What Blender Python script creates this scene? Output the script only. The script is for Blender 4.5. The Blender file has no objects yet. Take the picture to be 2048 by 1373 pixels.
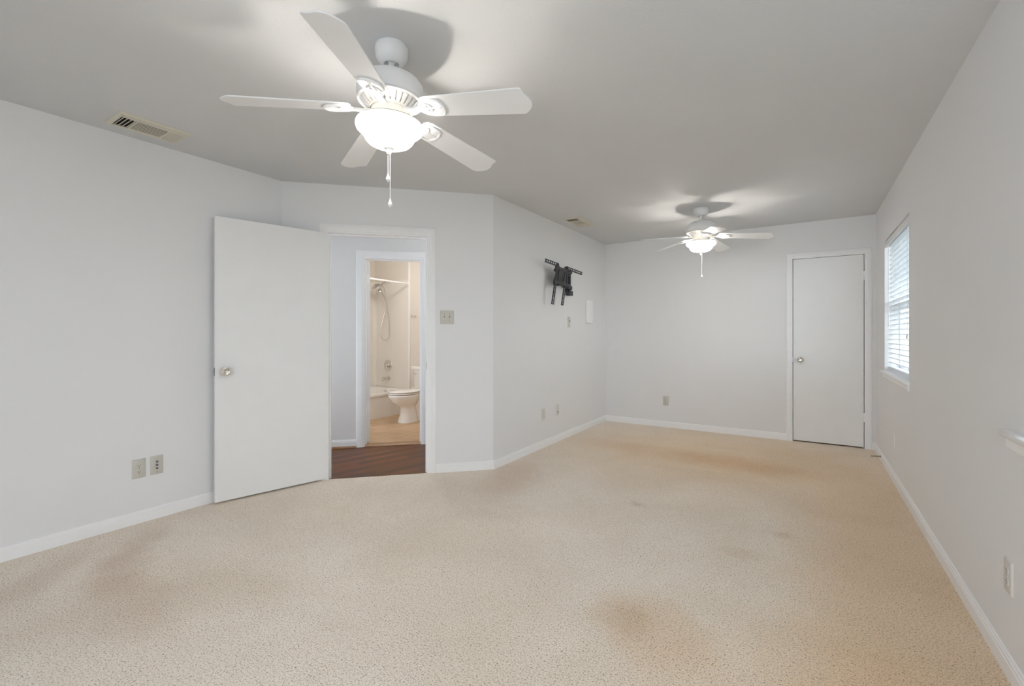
import bpy, bmesh, math, random
from mathutils import Matrix, Vector
random.seed(7)
sc = bpy.context.scene
COL = sc.collection
PI = math.pi
R = math.radians

# ------------------------------------------------------------------ camera
CAM_H = 1.204
cam_d = bpy.data.cameras.new('camera')
cam_d.sensor_width = 36.0
cam_d.lens = 36.0 * 911.36 / 2048.0
cam_d.shift_y = -18.64 / 2048.0
cam_d.clip_start = 0.05
cam = bpy.data.objects.new('camera', cam_d)
cam.location = (0, 0, CAM_H)
cam.rotation_euler = (R(90), 0, R(32.889))
COL.objects.link(cam)
sc.camera = cam

# ------------------------------------------------------------------ sky, view, sampling quality
w = bpy.data.worlds.new('sky')
sc.world = w
w.use_nodes = True
bg = w.node_tree.nodes['Background']
bg.inputs[0].default_value = (0.82, 0.905, 1.0, 1)
bg.inputs[1].default_value = 5.2
vs = sc.view_settings
vs.view_transform = 'Standard'
vs.look = 'None'
vs.exposure = 0.44
vs.gamma = 1.0
vs.use_curve_mapping = False
cy = sc.cycles
cy.max_bounces = 12
cy.diffuse_bounces = 9
cy.glossy_bounces = 4
cy.transmission_bounces = 6
cy.sample_clamp_indirect = 6.0
cy.caustics_reflective = False
cy.caustics_refractive = False

# lamp settings (the lamps themselves are made with their fixtures)
BULB_W = 8.0
BULB_COL = (1.0, 0.94, 0.86)
BOWL_EMIT = 13.0
HALL_W = 6.0
BATH_W = 16.5

# ------------------------------------------------------------------ room numbers
XL, XT, XR, YB, Y0, Y1 = -3.568, -2.342, 0.601, 6.008, 2.088, 3.314
YF = -1.75                     # wall behind the camera
H = 2.44
r2 = math.sqrt(0.5)
ALEN = (XT - XL) / r2          # length of the angled wall
TH = 0.11
HALL = 1.10                    # angled wall face to hall wall face
# frames: local (along wall, out of wall into room, up)
M_ANG = Matrix(((r2, r2, 0, XL), (r2, -r2, 0, Y0), (0, 0, 1, 0), (0, 0, 0, 1)))
M_HALL = Matrix(((r2, r2, 0, XL - r2 * HALL), (r2, -r2, 0, Y0 + r2 * HALL), (0, 0, 1, 0), (0, 0, 0, 1)))
M_LEFT = Matrix(((0, 1, 0, XL), (1, 0, 0, 0), (0, 0, 1, 0), (0, 0, 0, 1)))      # s = Y, out = +X
M_TV = Matrix(((0, 1, 0, XT), (1, 0, 0, 0), (0, 0, 1, 0), (0, 0, 0, 1)))
M_RIGHT = Matrix(((0, -1, 0, XR), (1, 0, 0, 0), (0, 0, 1, 0), (0, 0, 0, 1)))    # s = Y, out = -X
M_BACK = Matrix(((1, 0, 0, 0), (0, -1, 0, YB), (0, 0, 1, 0), (0, 0, 0, 1)))     # s = X, out = -Y


# ------------------------------------------------------------------ mesh helpers
class MB:
    def __init__(self):
        self.bm = bmesh.new()

    def face(self, pts, M=None):
        vs_ = [self.bm.verts.new((M @ Vector(p)) if M else p) for p in pts]
        self.bm.faces.new(vs_)

    def box(self, lo, hi, M=None, bev=0.0, seg=2):
        x0, y0, z0 = lo
        x1, y1, z1 = hi
        P = [(x0, y0, z0), (x1, y0, z0), (x1, y1, z0), (x0, y1, z0), (x0, y0, z1), (x1, y0, z1), (x1, y1, z1), (x0, y1, z1)]
        v = [self.bm.verts.new(Vector(p)) for p in P]
        fs = [self.bm.faces.new([v[i] for i in q]) for q in ((0, 3, 2, 1), (4, 5, 6, 7), (0, 1, 5, 4), (1, 2, 6, 5), (2, 3, 7, 6), (3, 0, 4, 7))]
        if bev > 0:
            es = list({e for f in fs for e in f.edges})
            r = bmesh.ops.bevel(self.bm, geom=es, offset=bev, segments=seg, profile=0.5, affect='EDGES')
            vv = {x for f in r['faces'] for x in f.verts} | {x for x in v if x.is_valid}
            for f in r['faces']:
                for g in f.verts:
                    for lf in g.link_faces:
                        vv |= set(lf.verts)
        else:
            vv = set(v)
        if M:
            for x in vv:
                x.co = M @ x.co
        return self

    def lathe(self, prof, n=40, M=None, cap0=False, cap1=False):
        rings = []
        for (r, z) in prof:
            if r < 1e-6:
                rings.append([self.bm.verts.new((M @ Vector((0, 0, z))) if M else (0, 0, z))])
            else:
                ring = []
                for i in range(n):
                    a = 2 * PI * i / n
                    p = Vector((r * math.cos(a), r * math.sin(a), z))
                    ring.append(self.bm.verts.new((M @ p) if M else p))
                rings.append(ring)
        for A, B in zip(rings, rings[1:]):
            for i in range(n):
                j = (i + 1) % n
                if len(A) == 1 and len(B) == 1:
                    continue
                if len(A) == 1:
                    self.bm.faces.new((A[0], B[i], B[j]))
                elif len(B) == 1:
                    self.bm.faces.new((A[i], A[j], B[0]))
                else:
                    self.bm.faces.new((A[i], A[j], B[j], B[i]))
        if cap0 and len(rings[0]) > 1:
            self.bm.faces.new(rings[0])
        if cap1 and len(rings[-1]) > 1:
            self.bm.faces.new(rings[-1])
        return self

    def loft(self, rings, M=None, cap0=True, cap1=True, closed=True):
        RR = []
        for ring in rings:
            RR.append([self.bm.verts.new((M @ Vector(p)) if M else Vector(p)) for p in ring])
        n = len(RR[0])
        for A, B in zip(RR, RR[1:]):
            for i in range(n if closed else n - 1):
                j = (i + 1) % n
                self.bm.faces.new((A[i], A[j], B[j], B[i]))
        if cap0:
            self.bm.faces.new(RR[0])
        if cap1:
            self.bm.faces.new(RR[-1])
        return self

    def tube(self, pts, r, n=10, M=None, cap=True):
        pts = [Vector(p) for p in pts]
        rr = r if isinstance(r, (list, tuple)) else [r] * len(pts)
        rings = []
        up = None
        for i, p in enumerate(pts):
            t = (pts[min(i + 1, len(pts) - 1)] - pts[max(i - 1, 0)]).normalized()
            if up is None:
                a = Vector((0, 0, 1)) if abs(t.z) < 0.9 else Vector((1, 0, 0))
                up = (a - t * a.dot(t)).normalized()
            else:
                up = (up - t * up.dot(t)).normalized()
            b = t.cross(up)
            rings.append([p + (up * math.cos(2 * PI * k / n) + b * math.sin(2 * PI * k / n)) * rr[i] for k in range(n)])
        return self.loft(rings, M, cap, cap)

    def prism(self, outline, z0, z1, M=None):
        return self.loft([[(x, y, z0) for x, y in outline], [(x, y, z1) for x, y in outline]], M)

    def sphere(self, c, r, M=None, n=12, m=8, sz=1.0):
        prof = [(r * math.sin(PI * k / m), -r * sz * math.cos(PI * k / m)) for k in range(m + 1)]
        T = Matrix.Translation(c)
        return self.lathe(prof, n, (M @ T) if M else T)

    def done(self, name, mat, parent=None, smooth=None, loc=None):
        bmesh.ops.recalc_face_normals(self.bm, faces=self.bm.faces)
        me = bpy.data.meshes.new(name)
        self.bm.to_mesh(me)
        self.bm.free()
        me.materials.append(mat)
        if smooth is not None:
            for p in me.polygons:
                p.use_smooth = True
            me.set_sharp_from_angle(angle=R(smooth))
        o = bpy.data.objects.new(name, me)
        COL.objects.link(o)
        if parent:
            o.parent = parent
        if loc:
            o.location = loc
        return o


def empty(name, loc=(0, 0, 0), M=None):
    o = bpy.data.objects.new(name, None)
    o.empty_display_size = 0.1
    COL.objects.link(o)
    if M is not None:
        o.matrix_basis = M
    else:
        o.location = loc
    return o


def tag(o, label, cat, group=None):
    o['label'] = label
    o['category'] = cat
    if group:
        o['group'] = group
    return o


def struct(o):
    o['kind'] = 'structure'
    return o


def wall_at(M, s, z, out=0.0):
    """frame standing on a wall: x along wall, y out of wall, z up"""
    return M @ Matrix.Translation((s, out, z))


def smoothpath(pts, per=8):
    P = [Vector(p) for p in pts]
    out = []
    for i in range(len(P) - 1):
        p0 = P[max(i - 1, 0)]; p1 = P[i]; p2 = P[i + 1]; p3 = P[min(i + 2, len(P) - 1)]
        for k in range(per):
            t = k / per
            out.append(0.5 * ((2 * p1) + (p2 - p0) * t + (2 * p0 - 5 * p1 + 4 * p2 - p3) * t * t + (3 * p1 - p0 - 3 * p2 + p3) * t ** 3))
    out.append(P[-1])
    return out


# ------------------------------------------------------------------ materials
def newmat(name):
    m = bpy.data.materials.new(name)
    m.use_nodes = True
    nt = m.node_tree
    return m, nt, nt.nodes['Principled BSDF']


def N(nt, typ, **kw):
    n = nt.nodes.new(typ)
    for k, v in kw.items():
        setattr(n, k, v)
    return n


def plain(name, col, rough=0.5, metal=0.0, var=0.03, scale=6.0, bump=0.0, bscale=200.0, spec=0.5, coat=0.0):
    m, nt, b = newmat(name)
    tc = N(nt, 'ShaderNodeTexCoord')
    no = N(nt, 'ShaderNodeTexNoise')
    no.inputs['Scale'].default_value = scale
    no.inputs['Detail'].default_value = 4
    nt.links.new(tc.outputs['Object'], no.inputs['Vector'])
    rp = N(nt, 'ShaderNodeValToRGB')
    rp.color_ramp.elements[0].position = 0.3
    rp.color_ramp.elements[1].position = 0.7
    rp.color_ramp.elements[0].color = tuple(c * (1 - var) for c in col) + (1,)
    rp.color_ramp.elements[1].color = tuple(min(1, c * (1 + var)) for c in col) + (1,)
    nt.links.new(no.outputs['Fac'], rp.inputs['Fac'])
    nt.links.new(rp.outputs['Color'], b.inputs['Base Color'])
    b.inputs['Roughness'].default_value = rough
    b.inputs['Metallic'].default_value = metal
    b.inputs['Specular IOR Level'].default_value = spec
    b.inputs['Coat Weight'].default_value = coat
    if bump > 0:
        n2 = N(nt, 'ShaderNodeTexNoise')
        n2.inputs['Scale'].default_value = bscale
        n2.inputs['Detail'].default_value = 3
        nt.links.new(tc.outputs['Object'], n2.inputs['Vector'])
        bp = N(nt, 'ShaderNodeBump')
        bp.inputs['Strength'].default_value = bump
        bp.inputs['Distance'].default_value = 0.002
        nt.links.new(n2.outputs['Fac'], bp.inputs['Height'])
        nt.links.new(bp.outputs['Normal'], b.inputs['Normal'])
    return m


MAT = {}
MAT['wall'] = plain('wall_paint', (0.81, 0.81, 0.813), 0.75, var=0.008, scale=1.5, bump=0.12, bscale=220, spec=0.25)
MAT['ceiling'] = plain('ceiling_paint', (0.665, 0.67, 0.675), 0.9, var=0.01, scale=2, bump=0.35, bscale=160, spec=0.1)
MAT['trim'] = plain('trim_paint', (0.90, 0.90, 0.90), 0.4, var=0.01, spec=0.4)
MAT['door'] = plain('door_paint', (0.86, 0.86, 0.855), 0.42, var=0.01, bump=0.03, bscale=120, spec=0.4)
MAT['fan'] = plain('fan_white', (0.84, 0.84, 0.84), 0.4, var=0.01, spec=0.4)
MAT['blade'] = plain('fan_blade_white', (0.80, 0.80, 0.80), 0.5, var=0.015, spec=0.35)
MAT['dark'] = plain('painted_shade', (0.015, 0.014, 0.013), 0.8, var=0.1)
MAT['ivory'] = plain('ivory_plastic', (0.60, 0.58, 0.52), 0.4, var=0.02)
MAT['ivory_wall'] = plain('painted_plate', (0.70, 0.68, 0.645), 0.5, var=0.02)
MAT['slot'] = plain('socket_slot', (0.06, 0.055, 0.05), 0.6, var=0.1)
MAT['vent'] = plain('vent_ivory', (0.66, 0.63, 0.53), 0.45, var=0.03)
MAT['chrome'] = plain('polished_nickel', (0.78, 0.74, 0.66), 0.18, 1.0, var=0.03)
MAT['steel'] = plain('chrome', (0.72, 0.70, 0.67), 0.2, 1.0, var=0.03)
MAT['black'] = plain('black_steel', (0.035, 0.035, 0.038), 0.45, 0.0, var=0.15, bump=0.05)
MAT['porcelain'] = plain('porcelain', (0.86, 0.85, 0.83), 0.12, var=0.01, coat=0.3)
MAT['tub'] = plain('tub_enamel', (0.86, 0.85, 0.83), 0.2, var=0.01)
MAT['surround'] = plain('tub_surround', (0.82, 0.79, 0.745), 0.28, var=0.01)
MAT['bathwall'] = plain('bath_wall_paint', (0.76, 0.71, 0.65), 0.7, var=0.01, bump=0.1)
MAT['hallwall'] = plain('hall_wall_paint', (0.80, 0.795, 0.785), 0.7, var=0.008, bump=0.1)
MAT['white'] = plain('white_plastic', (0.93, 0.93, 0.93), 0.4, var=0.01)
MAT['slat'] = plain('blind_slat', (0.80, 0.81, 0.83), 0.4, var=0.01)
MAT['cord'] = plain('cord', (0.8, 0.8, 0.8), 0.7, var=0.02)
MAT['shoe'] = plain('shoe_wood', (0.33, 0.19, 0.10), 0.5, var=0.15, scale=20)
MAT['brass'] = plain('spring_brass', (0.42, 0.33, 0.18), 0.35, 1.0, var=0.1)
MAT['purple'] = plain('strike_plate', (0.30, 0.28, 0.33), 0.3, 1.0, var=0.1)


def glass_mat():
    m, nt, b = newmat('window_glass')
    nt.nodes.remove(b)
    out = nt.nodes['Material Output']
    tr = N(nt, 'ShaderNodeBsdfTransparent')
    tr.inputs[0].default_value = (0.88, 0.90, 0.90, 1)
    gl = N(nt, 'ShaderNodeBsdfGlossy')
    gl.inputs['Roughness'].default_value = 0.02
    no = N(nt, 'ShaderNodeTexNoise')
    no.inputs['Scale'].default_value = 3
    mp = N(nt, 'ShaderNodeMapRange')
    mp.inputs['To Min'].default_value = 0.04
    mp.inputs['To Max'].default_value = 0.07
    nt.links.new(no.outputs['Fac'], mp.inputs['Value'])
    mx = N(nt, 'ShaderNodeMixShader')
    nt.links.new(mp.outputs[0], mx.inputs[0])
    nt.links.new(tr.outputs[0], mx.inputs[1])
    nt.links.new(gl.outputs[0], mx.inputs[2])
    nt.links.new(mx.outputs[0], out.inputs['Surface'])
    return m


MAT['glass'] = glass_mat()


def bowl_mat(k=1.0):
    m, nt, b = newmat('lit_alabaster_glass')
    tc = N(nt, 'ShaderNodeTexCoord')
    no = N(nt, 'ShaderNodeTexNoise')
    no.inputs['Scale'].default_value = 14
    no.inputs['Detail'].default_value = 5
    no.inputs['Distortion'].default_value = 1.2
    nt.links.new(tc.outputs['Object'], no.inputs['Vector'])
    rp = N(nt, 'ShaderNodeValToRGB')
    rp.color_ramp.elements[0].color = (1.0, 0.95, 0.88, 1)
    rp.color_ramp.elements[1].color = (1.0, 0.985, 0.95, 1)
    nt.links.new(no.outputs['Fac'], rp.inputs['Fac'])
    nt.links.new(rp.outputs['Color'], b.inputs['Base Color'])
    nt.links.new(rp.outputs['Color'], b.inputs['Emission Color'])
    # bulbs sit low in the bowl: the flared rim gives off less light than the belly
    sp = N(nt, 'ShaderNodeSeparateXYZ')
    nt.links.new(tc.outputs['Object'], sp.inputs[0])
    mr = N(nt, 'ShaderNodeMapRange', interpolation_type='SMOOTHSTEP')
    mr.inputs['From Min'].default_value = -0.352; mr.inputs['From Max'].default_value = -0.41
    mr.inputs['To Min'].default_value = 0.3; mr.inputs['To Max'].default_value = BOWL_EMIT * k
    nt.links.new(sp.outputs['Z'], mr.inputs['Value'])
    nt.links.new(mr.outputs[0], b.inputs['Emission Strength'])
    b.inputs['Roughness'].default_value = 0.3
    return m


MAT['bowl'] = bowl_mat()
MAT['bowl_inside'] = plain('frosted_glass_inside', (0.30, 0.28, 0.25), 0.8, var=0.05)
MAT['bowl_far'] = bowl_mat(1.8)


def carpet_mat():
    m, nt, b = newmat('beige_carpet')
    L = nt.links.new
    tc = N(nt, 'ShaderNodeTexCoord')
    co = tc.outputs['Object']
    def noise(scale, det=2.0, dist=0.0, rough=0.5):
        n = N(nt, 'ShaderNodeTexNoise')
        n.inputs['Scale'].default_value = scale
        n.inputs['Detail'].default_value = det
        n.inputs['Distortion'].default_value = dist
        n.inputs['Roughness'].default_value = rough
        L(co, n.inputs['Vector'])
        return n
    # yarn flecks
    fl = noise(165, 3.5, 0.5, 0.7)
    r1 = N(nt, 'ShaderNodeValToRGB')
    e = r1.color_ramp.elements
    e[0].position = 0.34; e[0].color = (0.30, 0.225, 0.165, 1)
    e[1].position = 0.58; e[1].color = (1.0, 0.92, 0.815, 1)
    x = e.new(0.44); x.color = (0.86, 0.745, 0.625, 1)
    L(fl.outputs['Fac'], r1.inputs['Fac'])
    # broad wear
    wr = noise(1.1, 5, 0.5, 0.55)
    r2_ = N(nt, 'ShaderNodeValToRGB')
    r2_.color_ramp.elements[0].position = 0.35; r2_.color_ramp.elements[0].color = (0.91, 0.88, 0.84, 1)
    r2_.color_ramp.elements[1].position = 0.65; r2_.color_ramp.elements[1].color = (1.0, 1.0, 1.0, 1)
    L(wr.outputs['Fac'], r2_.inputs['Fac'])
    mul = N(nt, 'ShaderNodeMix', data_type='RGBA', blend_type='MULTIPLY')
    mul.inputs[0].default_value = 1.0
    L(r1.outputs['Color'], mul.inputs[6]); L(r2_.outputs['Color'], mul.inputs[7])
    cur = mul.outputs[2]
    # stains, trodden patches, and broad tan ones (yellowing plus painted warm light), each with a shape of its own: (x, y, rx, ry, rot, colour, strength)
    wob = noise(3.5, 4, 0.0, 0.6)
    sub = N(nt, 'ShaderNodeVectorMath', operation='SUBTRACT'); sub.inputs[1].default_value = (0.5, 0.5, 0.5)
    L(wob.outputs['Color'], sub.inputs[0])
    scl = N(nt, 'ShaderNodeVectorMath', operation='SCALE'); scl.inputs['Scale'].default_value = 0.28
    L(sub.outputs[0], scl.inputs[0])
    add = N(nt, 'ShaderNodeVectorMath', operation='ADD')
    L(co, add.inputs[0]); L(scl.outputs[0], add.inputs[1])
    BR = (0.86, 0.72, 0.57, 1); MV = (0.82, 0.74, 0.70, 1); WARM_TAN = (0.95, 0.82, 0.65, 1); SP = (0.70, 0.60, 0.44, 1); LT = (1.10, 1.10, 1.10, 1)
    ST = [(-3.22, 1.04, 0.12, 0.28, 54, MV, 0.5), (-2.92, 0.86, 0.13, 0.26, 72, MV, 0.55), (-2.52, 0.79, 0.16, 0.34, 87, MV, 0.4), (-3.16, 0.60, 0.10, 0.42, 48, MV, 0.4),
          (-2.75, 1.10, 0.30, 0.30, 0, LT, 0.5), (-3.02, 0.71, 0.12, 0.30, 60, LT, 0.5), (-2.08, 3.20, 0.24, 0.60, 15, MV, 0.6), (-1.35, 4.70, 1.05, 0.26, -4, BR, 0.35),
          (-0.55, 4.70, 0.60, 0.30, -8, BR, 0.65), (-0.55, 4.9, 1.7, 1.3, 0, WARM_TAN, 0.75), (-0.99, 3.17, 0.05, 0.06, 0, SP, 0.45),
          (-0.29, 2.77, 0.11, 0.08, 20, SP, 0.25), (-0.13, 3.15, 0.06, 0.05, 0, SP, 0.35), (-0.52, 1.85, 0.28, 0.20, -35, BR, 0.55),
          (-0.64, 1.87, 0.12, 0.10, 0, SP, 0.2), (0.35, 2.6, 0.45, 2.0, 0, WARM_TAN, 0.85), (0.0, 1.5, 0.6, 0.8, 0, WARM_TAN, 0.5),
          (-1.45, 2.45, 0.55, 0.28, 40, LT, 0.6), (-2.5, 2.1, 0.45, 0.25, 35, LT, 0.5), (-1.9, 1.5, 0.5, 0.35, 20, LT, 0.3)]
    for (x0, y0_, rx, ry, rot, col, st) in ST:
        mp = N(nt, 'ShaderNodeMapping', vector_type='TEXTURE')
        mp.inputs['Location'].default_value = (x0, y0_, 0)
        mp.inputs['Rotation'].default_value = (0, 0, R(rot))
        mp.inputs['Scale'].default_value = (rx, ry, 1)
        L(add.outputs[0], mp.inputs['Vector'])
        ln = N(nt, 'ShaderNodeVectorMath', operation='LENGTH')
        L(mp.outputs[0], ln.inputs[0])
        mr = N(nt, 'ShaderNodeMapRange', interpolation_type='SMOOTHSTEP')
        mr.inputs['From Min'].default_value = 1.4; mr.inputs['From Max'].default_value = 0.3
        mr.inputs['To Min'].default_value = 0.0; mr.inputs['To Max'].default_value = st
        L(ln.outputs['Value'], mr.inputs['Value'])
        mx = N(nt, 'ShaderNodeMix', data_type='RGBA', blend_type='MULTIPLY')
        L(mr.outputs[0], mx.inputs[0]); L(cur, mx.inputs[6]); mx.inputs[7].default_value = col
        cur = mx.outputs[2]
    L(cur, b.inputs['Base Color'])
    b.inputs['Roughness'].default_value = 1.0
    b.inputs['Specular IOR Level'].default_value = 0.05
    b.inputs['Sheen Weight'].default_value = 0.15
    bp = N(nt, 'ShaderNodeBump')
    bp.inputs['Strength'].default_value = 0.7
    bp.inputs['Distance'].default_value = 0.006
    L(fl.outputs['Fac'], bp.inputs['Height'])
    L(bp.outputs['Normal'], b.inputs['Normal'])
    return m


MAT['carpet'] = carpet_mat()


def wood_mat():
    m, nt, b = newmat('dark_hardwood')
    L = nt.links.new
    tc = N(nt, 'ShaderNodeTexCoord')
    mp = N(nt, 'ShaderNodeMapping')
    mp.inputs['Rotation'].default_value = (0, 0, R(-75))
    L(tc.outputs['Object'], mp.inputs['Vector'])
    br = N(nt, 'ShaderNodeTexBrick')
    br.inputs['Scale'].default_value = 1.0
    br.inputs['Brick Width'].default_value = 0.9
    br.inputs['Row Height'].default_value = 0.083
    br.inputs['Mortar Size'].default_value = 0.0012
    br.inputs['Color1'].default_value = (0.19, 0.066, 0.013, 1)
    br.inputs['Color2'].default_value = (0.075, 0.024, 0.005, 1)
    br.inputs['Mortar'].default_value = (0.02, 0.01, 0.006, 1)
    L(mp.outputs[0], br.inputs['Vector'])
    m2 = N(nt, 'ShaderNodeMapping')
    m2.inputs['Scale'].default_value = (2.5, 45, 1)
    L(mp.outputs[0], m2.inputs['Vector'])
    no = N(nt, 'ShaderNodeTexNoise')
    no.inputs['Scale'].default_value = 2.0
    no.inputs['Detail'].default_value = 6
    L(m2.outputs[0], no.inputs['Vector'])
    rp = N(nt, 'ShaderNodeValToRGB')
    rp.color_ramp.elements[0].position = 0.3; rp.color_ramp.elements[0].color = (0.6, 0.55, 0.5, 1)
    rp.color_ramp.elements[1].position = 0.7; rp.color_ramp.elements[1].color = (1.3, 1.2, 1.1, 1)
    L(no.outputs['Fac'], rp.inputs['Fac'])
    mx = N(nt, 'ShaderNodeMix', data_type='RGBA', blend_type='MULTIPLY')
    mx.inputs[0].default_value = 1.0
    L(br.outputs['Color'], mx.inputs[6]); L(rp.outputs['Color'], mx.inputs[7])
    L(mx.outputs[2], b.inputs['Base Color'])
    b.inputs['Roughness'].default_value = 0.28
    b.inputs['Specular IOR Level'].default_value = 0.18
    return m


MAT['wood'] = wood_mat()


def vinyl_mat():
    m, nt, b = newmat('bath_vinyl')
    L = nt.links.new
    tc = N(nt, 'ShaderNodeTexCoord')
    br = N(nt, 'ShaderNodeTexBrick')
    br.offset = 0.0
    br.inputs['Scale'].default_value = 1.0
    br.inputs['Brick Width'].default_value = 0.15
    br.inputs['Row Height'].default_value = 0.15
    br.inputs['Mortar Size'].default_value = 0.003
    br.inputs['Color1'].default_value = (0.56, 0.40, 0.25, 1)
    br.inputs['Color2'].default_value = (0.50, 0.34, 0.20, 1)
    br.inputs['Mortar'].default_value = (0.66, 0.52, 0.37, 1)
    L(tc.outputs['Object'], br.inputs['Vector'])
    no = N(nt, 'ShaderNodeTexNoise')
    no.inputs['Scale'].default_value = 9
    no.inputs['Detail'].default_value = 6
    L(tc.outputs['Object'], no.inputs['Vector'])
    rp = N(nt, 'ShaderNodeValToRGB')
    rp.color_ramp.elements[0].color = (0.8, 0.78, 0.75, 1)
    rp.color_ramp.elements[1].color = (1.15, 1.15, 1.15, 1)
    L(no.outputs['Fac'], rp.inputs['Fac'])
    mx = N(nt, 'ShaderNodeMix', data_type='RGBA', blend_type='MULTIPLY')
    mx.inputs[0].default_value = 1.0
    L(br.outputs['Color'], mx.inputs[6]); L(rp.outputs['Color'], mx.inputs[7])
    L(mx.outputs[2], b.inputs['Base Color'])
    b.inputs['Roughness'].default_value = 0.4
    return m


MAT['vinyl'] = vinyl_mat()


# ------------------------------------------------------------------ structure: floors and ceilings
def slab(name, poly, z0, z1, mat):
    return struct(MB().prism(poly, z0, z1).done(name, mat))


BED = [(XL, YF), (XR, YF), (XR, YB), (XT, YB), (XT, Y1), (XL, Y0)]
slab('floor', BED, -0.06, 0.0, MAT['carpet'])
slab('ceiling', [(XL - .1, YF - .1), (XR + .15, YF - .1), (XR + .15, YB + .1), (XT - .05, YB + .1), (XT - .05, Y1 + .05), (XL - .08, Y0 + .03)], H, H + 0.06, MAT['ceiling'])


def hp(M, s, out):
    v = M @ Vector((s, out, 0))
    return (v.x, v.y)


HALLPOLY = [hp(M_ANG, -1.6, -0.001), hp(M_ANG, ALEN, -0.001), (XT - 0.03, Y1), (XT - 0.03, 4.83), hp(M_ANG, 2.62, -HALL - 0.06), hp(M_ANG, -1.6, -HALL - 0.06)]
slab('floor_hall', HALLPOLY, -0.06, -0.008, MAT['wood'])
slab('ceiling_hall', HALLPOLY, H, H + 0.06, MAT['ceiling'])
BX0, BX1, BY0, BY1 = -5.86, -3.50, 2.45, 4.98
slab('floor_bathroom', [hp(M_HALL, -1.3, -0.06), hp(M_HALL, 1.95, -0.06), (BX1, BY1), (BX0, BY1), (BX0, 2.45)], -0.06, 0.004, MAT['vinyl'])
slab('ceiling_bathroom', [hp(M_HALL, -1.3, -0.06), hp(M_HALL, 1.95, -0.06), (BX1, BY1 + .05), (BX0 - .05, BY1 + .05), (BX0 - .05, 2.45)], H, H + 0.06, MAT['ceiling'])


# ------------------------------------------------------------------ structure: walls
def wall(name, M, s0, s1, th, mat, openings=(), h=H + 0.03):
    """wall along s from s0 to s1, face at out=0, body behind; openings (a, b, z0, z1)"""
    m = MB()
    S = sorted({s0, s1} | {q for o in openings for q in o[:2]})
    Z = sorted({-0.05, h} | {q for o in openings for q in o[2:] if q > 0})
    solid = {}
    for i in range(len(S) - 1):
        for j in range(len(Z) - 1):
            cs, cz = (S[i] + S[i + 1]) / 2, (Z[j] + Z[j + 1]) / 2
            solid[i, j] = not any(o[0] < cs < o[1] and (o[2] if o[2] > 0 else -1) < cz < o[3] for o in openings)
    V = {}
    def vert(i, j, k):
        if (i, j, k) not in V:
            V[i, j, k] = m.bm.verts.new(M @ Vector((S[i], 0.0 if k == 0 else -th, Z[j])))
        return V[i, j, k]
    for (i, j), ok in solid.items():
        if not ok:
            continue
        for k in (0, 1):
            m.bm.faces.new([vert(i, j, k), vert(i + 1, j, k), vert(i + 1, j + 1, k), vert(i, j + 1, k)])
        for di, dj, p, q in ((-1, 0, (i, j), (i, j + 1)), (1, 0, (i + 1, j), (i + 1, j + 1)), (0, -1, (i, j), (i + 1, j)), (0, 1, (i, j + 1), (i + 1, j + 1))):
            if not solid.get((i + di, j + dj), False):
                m.bm.faces.new([vert(*p, 0), vert(*q, 0), vert(*q, 1), vert(*p, 1)])
    return struct(m.done(name, mat))


D1 = (0.354, 1.154)           # bedroom doorway clear opening along the angled wall
DH = 2.04
WIN = (4.184, 5.379, 0.846, 2.06)
WIN2 = (1.42, 2.12, 0.846, 2.06)
CD = (-0.130, 0.506)          # closet doorway
wall('wall_left', M_LEFT, YF, Y0, 0.10, MAT['wall'])
wall('wall_corner', M_ANG, 0.0, ALEN, TH, MAT['wall'], [(D1[0] - 0.02, D1[1] + 0.02, 0, DH + 0.02)])
wall('wall_recess', M_TV, Y1, YB + 0.12, 0.10, MAT['wall'])
wall('wall_back', M_BACK, XT, XR, 0.12, MAT['wall'], [(CD[0] - 0.02, CD[1] + 0.02, 0, DH + 0.02)])
wall('wall_right', M_RIGHT, YF, YB + 0.12, 0.17, MAT['wall'], [WIN, WIN2])
M_FRONT = Matrix(((-1, 0, 0, 0), (0, 1, 0, YF), (0, 0, 1, 0), (0, 0, 0, 1)))
wall('wall_front', M_FRONT, -XR, -XL, 0.12, MAT['wall'], [(-0.45, 1.00, 0.30, 2.15)])  # unseen rear opening added to fill the room with even light
BO = (0.532, 1.118)           # bathroom doorway along the hall wall
wall('wall_hall', M_HALL, -1.6, 2.69, 0.115, MAT['hallwall'], [(BO[0] - 0.02, BO[1] + 0.02, 0, 2.03)])
M_HEND = M_ANG @ Matrix(((0, 1, 0, -1.6), (-1, 0, 0, 0), (0, 0, 1, 0), (0, 0, 0, 1)))
wall('wall_hall_left', M_HEND, 0.0, HALL, 0.10, MAT['hallwall'], [(0.25, 0.80, 0.15, 2.05)])  # unseen opening added here so daylight brightens the hall
m = MB()
m.box((-1.6, -TH, -0.05), (-0.07, -0.001, H + .03), M_ANG)
struct(m.done('wall_hall_near', MAT['hallwall']))
# bathroom shell
struct(MB().box((BX0 - 0.1, 2.3, -.05), (BX0, BY1 + .1, H + .03)).done('wall_bathroom_left', MAT['bathwall']))
struct(MB().box((BX0, BY1, -.05), (BX1 + .1, BY1 + .1, H + .03)).done('wall_bathroom_back', MAT['bathwall']))
struct(MB().box((BX1, 3.80, -.05), (BX1 + .1, BY1, H + .03)).done('wall_bathroom_right', MAT['bathwall']))
struct(MB().box((BX0, 3.36, -.05), (-4.98, 3.46, H + .03)).done('wall_bathroom_near', MAT['bathwall']))
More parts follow.
